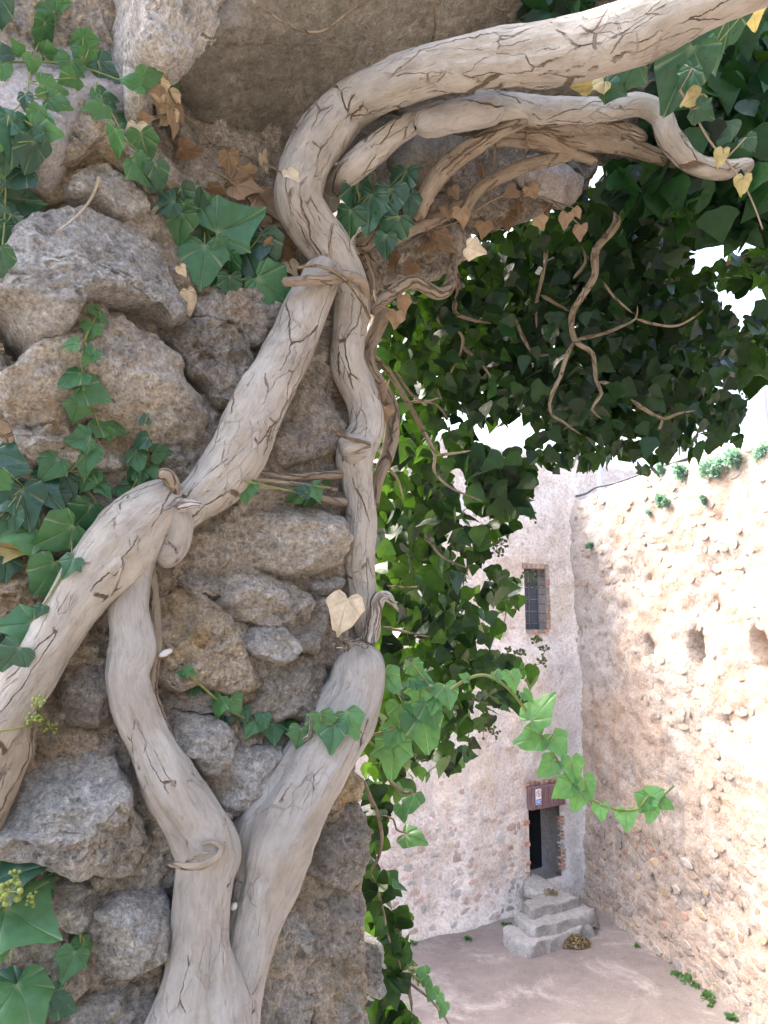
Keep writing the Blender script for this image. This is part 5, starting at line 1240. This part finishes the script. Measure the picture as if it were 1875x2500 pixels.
creeper('dead_ivy_sprig', 'single curled cream dead leaf hanging from a thread on the grey boulder', [[(395, 640), (450, 660), (458, 690), (450, 715)]], [(462, 738, 64, 80, dp, 'trid', .01), (445, 662, 26, 60, dp)], cat='dead leaves', stem_mat='twig', sr=1.6, tilt=.7)
creeper('dead_leaf', 'large single cream dead leaf caught beside the cut trunk', [[(800, 1395), (825, 1440), (838, 1460)]], [(838, 1500, 92, 105, dp, 'heart', .05)], cat='dead leaf', stem_mat='twig', sr=1.5, tilt=.2)
creeper('dead_ivy_sprig', 'rust-brown withered leaves heaped on the arch stones under the small limbs', [[(1050, 560), (1120, 540), (1200, 490), (1280, 470), (1350, 490)]],
        [(1288, 347, 52, 80, dl), (1264, 508, 58, 85, dl), (1335, 505, 70, 100, dl), (1130, 530, 60, 80, dl), (1082, 592, 100, 60, dl, 'palm'), (1176, 423, 42, 90, dl), (1417, 568, 50, 95, dl), (1240, 540, 60, 90, dl), (1180, 560, 56, 100, dl), (1040, 600, 70, 150, dl), (1300, 470, 50, 60, dl), (1110, 470, 44, 60, dl), (1210, 360, 40, 90, dl), (1320, 545, 50, 70, dl), (1380, 540, 50, 100, dl), (1160, 610, 70, 20, dp), (960, 640, 60, 80, dl), (1000, 660, 50, 120, dl), (1090, 520, 50, 60, dl), (1245, 470, 46, 150, dl), (1410, 520, 40, 60, dl)], cat='dead leaves', stem_mat='twig', tilt=1.1, size=.72)
creeper('dead_ivy_sprig', 'small tan dead leaves on the slender stems crossing the upper trunk', [[(900, 640), (915, 700), (905, 740)]],
        [(918, 735, 40, 80, dp), (955, 720, 30, 40, dl), (985, 745, 50, 90, dl), (965, 780, 44, 100, dl), (935, 960, 60, 110, dl), (940, 1010, 40, 90, dl)], cat='dead leaves', stem_mat='twig', depth=lambda x, y: wall_depth(x, y, .09), tilt=.8)
creeper('ivy_creeper', 'dim clump of broad ivy leaves in the hollow under the bent limb', [[(830, 480), (880, 500), (930, 540), (985, 590)]],
        [(868, 490, 96, 92, D_, 'trid'), (902, 520, 100, 95, D_, 'trid'), (950, 505, 96, 95, D_, 'heart'), (955, 560, 86, 120, D_), (855, 545, 70, 95, D_), (985, 455, 80, 100, D_), (1000, 500, 60, 90, D_), (940, 600, 60, 95, D_), (880, 440, 70, 80, D_)], depth=1.52)
creeper('ivy_creeper', 'thin ivy tendril with yellow leaves dangling below the great limb', [[(1660, 220), (1690, 270), (1730, 340), (1770, 390), (1810, 440), (1840, 500), (1862, 560)]],
        [(1690, 240, 50, 150, Y_), (1720, 275, 54, 30, D_), (1758, 385, 40, 110, Y_, 'heart'), (1812, 452, 44, 100, Y_, 'heart'), (1675, 195, 60, 120, D_), (1830, 350, 40, 60, D_)], depth=1.32, stem_mat='twig', sr=3.2)
creeper('ivy_creeper', 'long hanging ivy leaves just under the great limb, pale edged', [[(1560, 60), (1640, 110), (1680, 150), (1740, 120)]],
        [(1660, 190, 150, 112, D_, 'heart'), (1450, 205, 64, 160, Y_), (1500, 220, 60, 20, D_), (1740, 140, 80, 60, D_), (1780, 60, 90, 100, D_), (1840, 40, 60, 80, Y_), (1420, 210, 50, 170, Y_), (1530, 190, 80, 120, D_)], depth=1.36)

# the arching spray in front of the courtyard
ARC = [(885, 1795), (930, 1790), (975, 1765), (1000, 1742), (1040, 1730), (1075, 1705), (1105, 1680), (1140, 1658), (1175, 1648), (1205, 1656), (1240, 1680), (1270, 1715), (1300, 1760), (1330, 1808), (1365, 1862), (1392, 1905), (1430, 1943), (1500, 1975), (1560, 1975), (1610, 1950), (1645, 1918)]
sp = creeper('ivy_spray', 'long arching ivy spray of bright green leaves reaching out over the courtyard', [ARC, [(885, 1795), (925, 1830), (960, 1850)], [(1240, 1680), (1255, 1672)]],
        [(1093, 1698, 68, 75, 'leaf', 'heart'), (1133, 1653, 32, 200), (1016, 1637, 60, 60, 'leaf', 'trid'), (1032, 1663, 72, 20), (1022, 1700, 82, 95, 'leaf', 'palm'), (955, 1665, 76, 55, 'leaf'), (974, 1751, 78, 92, 'leaf', 'heart'), (960, 1798, 74, 120), (958, 1850, 106, 92, 'leaf', 'palm'), (1038, 1785, 118, 78, 'leaf', 'heart'), (1052, 1745, 84, 70), (1012, 1742, 56, 100, Lt), (1060, 1720, 60, 110, Lt), (1252, 1660, 60, 75, Lt), (1322, 1728, 104, -50, Lt, 'heart'), (1294, 1804, 82, 165, Lt), (1362, 1818, 68, 60, Lt, 'heart'), (1336, 1875, 66, 135, Lt, 'heart'), (1400, 1880, 72, 80, Lt, 'heart'), (1433, 1923, 62, 70, Lt, 'heart'), (1374, 1928, 72, 140, Lt, 'trid'), (1408, 1955, 64, 110, Lt, 'heart'), (1467, 1982, 46, 85, Lt, 'heart'), (1529, 1999, 58, 88, Lt, 'heart'), (1572, 1962, 58, 120, Lt, 'trid'), (1600, 1938, 50, -30, Lt), (1627, 1963, 46, 30, Lt, 'heart'), (1588, 1988, 46, 100, Lt, 'heart'), (1215, 1650, 30, 60), (1290, 1700, 40, 40, Lt)],
        depth=lambda x, y: 1.50 - .12 * max(0, (x - 900)) / 740, sr=4.6, tilt=.3, size=.86)

# ---------------------------------------------------------------- hanging ivy beyond the arch
def adult_leaf(seed):
    r = np.random.default_rng(seed); w_ = r.uniform(.32, .46); lb = r.uniform(0, .25)
    o = [(.45, -.03), (.85, .03), (1.05 + lb, .16), (1.08 + lb * .9, .30), (.92 - lb * .3, .46), (.62, .64), (.34, .80), (.12, .93)]
    ys = [0, .1, .25, .4, .55, .7, .85, 1.0]
    V = [(0, y, 0) for y in ys]; Fc = []; m_ = len(ys)
    c_, f_, t_, wv, ph = r.uniform(.2, .9), r.uniform(.05, .4), r.uniform(-.1, .5), r.uniform(.01, .05), r.uniform(0, 6)
    for s_ in (1, -1):
        b0 = len(V); V += [(s_ * x * w_ * r.uniform(.93, 1.07), y, 0) for (x, y) in o]
        for k in range(len(o) - 1):
            q = (k, b0 + k, b0 + k + 1, k + 1); Fc.append(q if s_ > 0 else q[::-1])
        q = (m_ - 2, b0 + len(o) - 2, b0 + len(o) - 1, m_ - 1)
    V = np.array(V); x, y = V[:, 0].copy(), V[:, 1].copy()
    V[:, 2] = -c_ * x ** 2 + f_ * np.abs(x) - t_ * y ** 2 * .5 + wv * np.sin(9 * x + 7 * y + ph)
    return V, Fc
AL = [adult_leaf(900 + i) for i in range(6)]
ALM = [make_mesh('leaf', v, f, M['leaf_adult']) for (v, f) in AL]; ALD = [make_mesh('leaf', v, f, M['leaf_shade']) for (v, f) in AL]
def inside(poly, x, y):
    c = False; j = len(poly) - 1
    for i in range(len(poly)):
        xi, yi = poly[i]; xj, yj = poly[j]
        if (yi > y) != (yj > y) and x < (xj - xi) * (y - yi) / (yj - yi) + xi: c = not c
        j = i
    return c
def foliage(root, regions, seed, limit=300, holes=()):
    r = np.random.default_rng(seed); L = []
    for (poly, n, d0, d1, s0, s1, *dk) in regions:
        dk = dk[0] if dk else 0.0  # higher dk darkens leaf tone: canopy shade put into the colour
        xs = [p_[0] for p_ in poly]; ys = [p_[1] for p_ in poly]; k = 0; guard = 0
        while k < n and guard < n * 30:
            guard += 1
            x, y = r.uniform(min(xs), max(xs)), r.uniform(min(ys), max(ys))
            if not inside(poly, x, y) or any(((x - hx) / hr) ** 2 + ((y - hy) / hr2) ** 2 < 1 for (hx, hy, hr, hr2) in holes): continue
            d = d0 + (d1 - d0) * r.random(); s = r.uniform(s0, s1)
            # leaf colonies: gather towards twig ends
            p_ = at_depth(x, y, d); yv = unit(ldir(90 + r.normal() * 38) + r.normal(size=3) * .35)
            nz = unit(unit(CAM - p_) * r.choice([-.7, .8]) + UPW * .55 + r.normal(size=3) * .55); z = unit(nz - yv * np.dot(nz, yv)); x_ = np.cross(yv, z)
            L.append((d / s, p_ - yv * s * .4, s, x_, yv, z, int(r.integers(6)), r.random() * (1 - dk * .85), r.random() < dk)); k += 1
    L.sort(key=lambda t: t[0] * (1 + .0 * t[2]))
    V, Fc, T = [], [], []; o = 0
    for i, (_, p_, s, x_, yv, z, m_, tn, sh) in enumerate(L):
        if i < limit:
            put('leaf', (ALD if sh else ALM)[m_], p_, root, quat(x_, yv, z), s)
        else:
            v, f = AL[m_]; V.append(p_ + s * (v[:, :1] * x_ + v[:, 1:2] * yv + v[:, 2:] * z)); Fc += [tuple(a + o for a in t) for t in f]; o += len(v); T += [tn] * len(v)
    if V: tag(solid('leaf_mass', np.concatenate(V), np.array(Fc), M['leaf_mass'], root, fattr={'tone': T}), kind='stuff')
def c6(x, y): return (900 + .5877 * x, 600 + .5877 * y)
hang = thing('hanging_ivy', at_depth(1150, 1900, 2.0), 'dense dark curtain of ivy hanging from the arch above the courtyard', 'ivy')
MAIN = [(930, 700), (1000, 650), (1100, 620), (1180, 570), (1330, 500), (1480, 440), (1640, 450), (1740, 560), (1690, 640), (1711, 690), (1770, 740), (1790, 790), (1785, 890), (1810, 960), (1822, 1030), (1815, 1075), (1758, 1096), (1711, 1105), (1640, 1110), (1600, 1150), (1560, 1150), (1520, 1115), (1490, 1125), (1450, 1150), (1400, 1135), (1335, 1160), (1285, 1140), (1290, 1090), (1310, 1040), (1260, 1005), (1225, 1045), (1160, 1035), (1130, 1020), (1060, 1040), (940, 1020), (905, 900)]
CORE = [(940, 740), (1100, 660), (1330, 540), (1500, 500), (1660, 560), (1690, 700), (1740, 800), (1740, 980), (1640, 1060), (1500, 1060), (1380, 1080), (1330, 1010), (1200, 960), (1000, 980), (930, 900)]
COLM = [(905, 1000), (1060, 1020), (1150, 1080), (1200, 1110), (1280, 1140), (1300, 1230), (1250, 1290), (1200, 1330), (1170, 1380), (1255, 1420), (1280, 1470), (1250, 1520), (1200, 1550), (1190, 1600), (1290, 1620), (1310, 1680), (1270, 1740), (1180, 1780), (1150, 1850), (1085, 1890), (1010, 1920), (950, 1960), (885, 1940), (905, 1700), (910, 1300)]
COLN = [(905, 1000), (1000, 1030), (1060, 1150), (1100, 1300), (1110, 1450), (1140, 1600), (1150, 1720), (1060, 1820), (930, 1880), (890, 1880), (905, 1500)]
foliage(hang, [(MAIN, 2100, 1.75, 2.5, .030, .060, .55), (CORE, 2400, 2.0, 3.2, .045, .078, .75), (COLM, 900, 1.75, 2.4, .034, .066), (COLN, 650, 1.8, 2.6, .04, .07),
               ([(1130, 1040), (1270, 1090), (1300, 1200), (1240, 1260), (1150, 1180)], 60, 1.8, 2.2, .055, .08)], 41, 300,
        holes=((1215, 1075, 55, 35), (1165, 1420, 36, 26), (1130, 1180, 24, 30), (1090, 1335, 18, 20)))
foliage(hang, [([(700, -620), (2100, -620), (2100, 420), (1500, 420), (1250, 300), (1000, 420), (760, 400)], 2400, 2.2, 3.3, .08, .12, .9)], 46, 0)  # hidden leaf roof above the view, added to shade the canopy
upper = thing('hanging_ivy', at_depth(1700, 560, 1.8), 'shadowed mass of broad ivy leaves clinging around the great limb overhead', 'ivy')
foliage(upper, [([(1290, -60), (1480, -60), (1430, 40), (1330, 90), (1300, 60)], 70, 1.5, 1.72, .06, .09, .8),
                ([(1590, 215), (1620, 150), (1700, 90), (1960, 0), (1960, 620), (1860, 560), (1760, 560), (1640, 500), (1500, 480), (1480, 430), (1600, 400), (1570, 330)], 460, 1.5, 1.95, .055, .095, .9),
                ([(1480, 410), (1600, 420), (1700, 440), (1880, 430), (1880, 600), (1700, 560), (1500, 520)], 150, 1.6, 1.9, .055, .09, .85)], 43, 300, holes=((1835, 405, 26, 16),))
far = thing('hanging_ivy', at_depth(1830, 940, 2.6), 'loose bluish ivy sprays against the bright sky beyond the curtain', 'ivy')
foliage(far, [([(1750, 850), (1800, 810), (1860, 760), (1960, 720), (1960, 900), (1880, 920), (1830, 950), (1780, 930)], 170, 2.2, 3.0, .055, .085),
              ([(1700, 680), (1800, 630), (1900, 590), (1900, 640), (1830, 690), (1760, 720)], 42, 2.3, 2.7, .05, .08), ([(1810, 620), (1960, 560), (1960, 720), (1850, 720)], 40, 2.3, 2.8, .06, .09)], 44, 300)
tail = thing('hanging_ivy', at_depth(950, 2480, 1.75), 'narrow ivy tail dangling along the edge of the rubble wall', 'ivy')
foliage(tail, [([(888, 1930), (940, 1940), (930, 2040), (900, 2120)], 16, 1.62, 1.75, .05, .07),
               ([(890, 2120), (960, 2150), (1000, 2260), (990, 2320), (960, 2330), (905, 2290)], 46, 1.64, 1.8, .045, .068),
               ([(945, 2290), (985, 2290), (990, 2400), (960, 2420)], 18, 1.64, 1.8, .045, .065), ([(905, 2370), (1000, 2380), (1010, 2470), (985, 2560), (900, 2560)], 52, 1.62, 1.8, .05, .075)], 45, 300)

def twig_path(root, pts, r0, r1, d, mat='twig', seed=0):
    n_ = len(pts); L = []
    for i, (x, y) in enumerate(pts):
        dd_ = d if not hasattr(d, '__len__') else d[0] + (d[1] - d[0]) * i / max(1, n_ - 1)
        L.append((x, y, r0 + (r1 - r0) * i / max(1, n_ - 1), dd_))
    bark_tube('branch', L, mat, root, depth=True, seed=seed, step=.012, segs=8, lump=.12)
tw_l = [([(1509, 470), (1505, 545), (1455, 610), (1450, 676), (1400, 758), (1398, 815), (1412, 840), (1446, 864), (1455, 929), (1468, 960), (1445, 1000), (1470, 1023)], 11, 4, 1.74),
        ([(1405, 830), (1470, 815), (1510, 800), (1552, 778), (1556, 745)], 5, 3, 1.74), ([(1552, 778), (1600, 792), (1655, 795), (1700, 770), (1720, 755)], 4, 2.5, 1.74),
        ([(1402, 830), (1380, 880), (1368, 920), (1345, 970), (1345, 1010), (1375, 1030), (1395, 1045), (1420, 1062)], 6, 3, 1.73),
        ([(1458, 932), (1490, 938), (1506, 955)], 6, 4, 1.73), ([(1540, 975), (1575, 1000), (1618, 1022), (1655, 1010), (1700, 1002)], 6, 3.5, 1.74), ([(1618, 1022), (1610, 1045), (1590, 1065)], 5, 3, 1.74),
        ([(1106, 640), (1120, 700), (1110, 760), (1150, 780), (1200, 790)], 8, 4, 1.78), ([(1065, 730), (1070, 780), (1125, 815), (1128, 850), (1110, 890), (1092, 930)], 6, 3, 1.8), ([(1128, 845), (1180, 895), (1210, 940)], 5, 3, 1.8),
        ([(1335, 600), (1325, 670), (1310, 740), (1310, 800)], 6, 4, 1.8), ([(1320, 720), (1390, 760)], 5, 4, 1.8), ([(1260, 780), (1280, 830), (1305, 865), (1350, 868), (1358, 890)], 5, 3, 1.8), ([(1400, 680), (1430, 640), (1420, 600)], 5, 3, 1.78),
        ([(1470, 685), (1500, 725), (1545, 765)], 4, 3, 1.76), ([(905, 865), (950, 910), (1000, 990), (1035, 1055), (1062, 1110), (1060, 1150), (1100, 1190), (1180, 1225)], 8, 3, 1.62), ([(1000, 980), (1060, 985), (1100, 1030)], 4, 2.5, 1.65), ([(1062, 1112), (1120, 1105), (1150, 1100)], 4, 2.5, 1.66), ([(960, 900), (1020, 975), (1080, 970)], 4, 2.5, 1.62),
        ([(905, 1130), (955, 1150), (975, 1180), (985, 1220)], 5, 3, 1.64), ([(1040, 1310), (1080, 1360), (1150, 1390)], 4, 2.5, 1.75), ([(935, 1530), (1000, 1545), (1050, 1555)], 4, 2.5, 1.7), ([(945, 1430), (1000, 1435), (1025, 1430)], 3, 2, 1.66)]
for k, (pts_, a, b2, d) in enumerate(tw_l): twig_path(hang, pts_, a, b2 * .7, d + (.03 if k else 0), seed=700 + k)
for k, (pts_, a, b2, d) in enumerate([([(885, 1900), (905, 1950), (925, 1995), (932, 2050), (925, 2090), (905, 2130)], 6, 4, 1.6), ([(945, 1900), (985, 1935), (1020, 1935)], 5, 3, 1.66), ([(905, 2130), (930, 2200), (950, 2290), (975, 2350), (985, 2400)], 3.5, 2, 1.66), ([(940, 2350), (1000, 2400), (1050, 2440), (1090, 2490), (1110, 2540)], 3.5, 2.2, 1.66)]): twig_path(tail, pts_, a, b2, d, seed=760 + k)
for k, (x, y, L, a) in enumerate(((1012, 2046, 66, 20), (982, 1985, 44, 80), (1003, 1960, 60, 110), (1030, 2375, 34, 200), (1045, 2400, 28, 40), (1052, 2425, 36, 110), (1075, 2440, 30, 60), (1080, 2465, 34, 100), (900, 2050, 60, 20))):
    p_ = at_depth(x, y, 1.66); put_leaf(tail, p_, L / F * 1.66, a, 'leaf' if k != 8 else 'leaf_dark', 'heart')
twig_path(tail, [(932, 1990), (960, 2000), (968, 2025), (985, 2032), (1000, 2035)], 3, 2, 1.66, seed=780)
twig_path(far, [(1690, 690), (1770, 645), (1830, 620), (1890, 590)], 7, 4, 2.4, seed=790)
for k, (x, y) in enumerate(((1280, 1230), (1292, 1215), (1300, 1265), (1215, 1350), (1225, 1330), (1218, 1405), (1290, 1405), (1300, 1425), (1330, 1590), (1310, 1570), (1270, 1600), (1240, 1595), (1322, 1620), (1190, 1770), (1205, 1790), (1180, 1785), (1780, 940), (1810, 975), (1640, 690), (1735, 560), (1020, 1520))):
    umbel(hang, at_depth(x, y, 1.9 + .1 * (k % 3)), .020, 12, 'berry_dark', .0042, 60 + k)
for k, (x, y) in enumerate(((1000, 2370), (1020, 2400), (1010, 2385))): umbel(tail, at_depth(x, y, 1.66), .018, 14, 'berry', .0032, 90 + k)
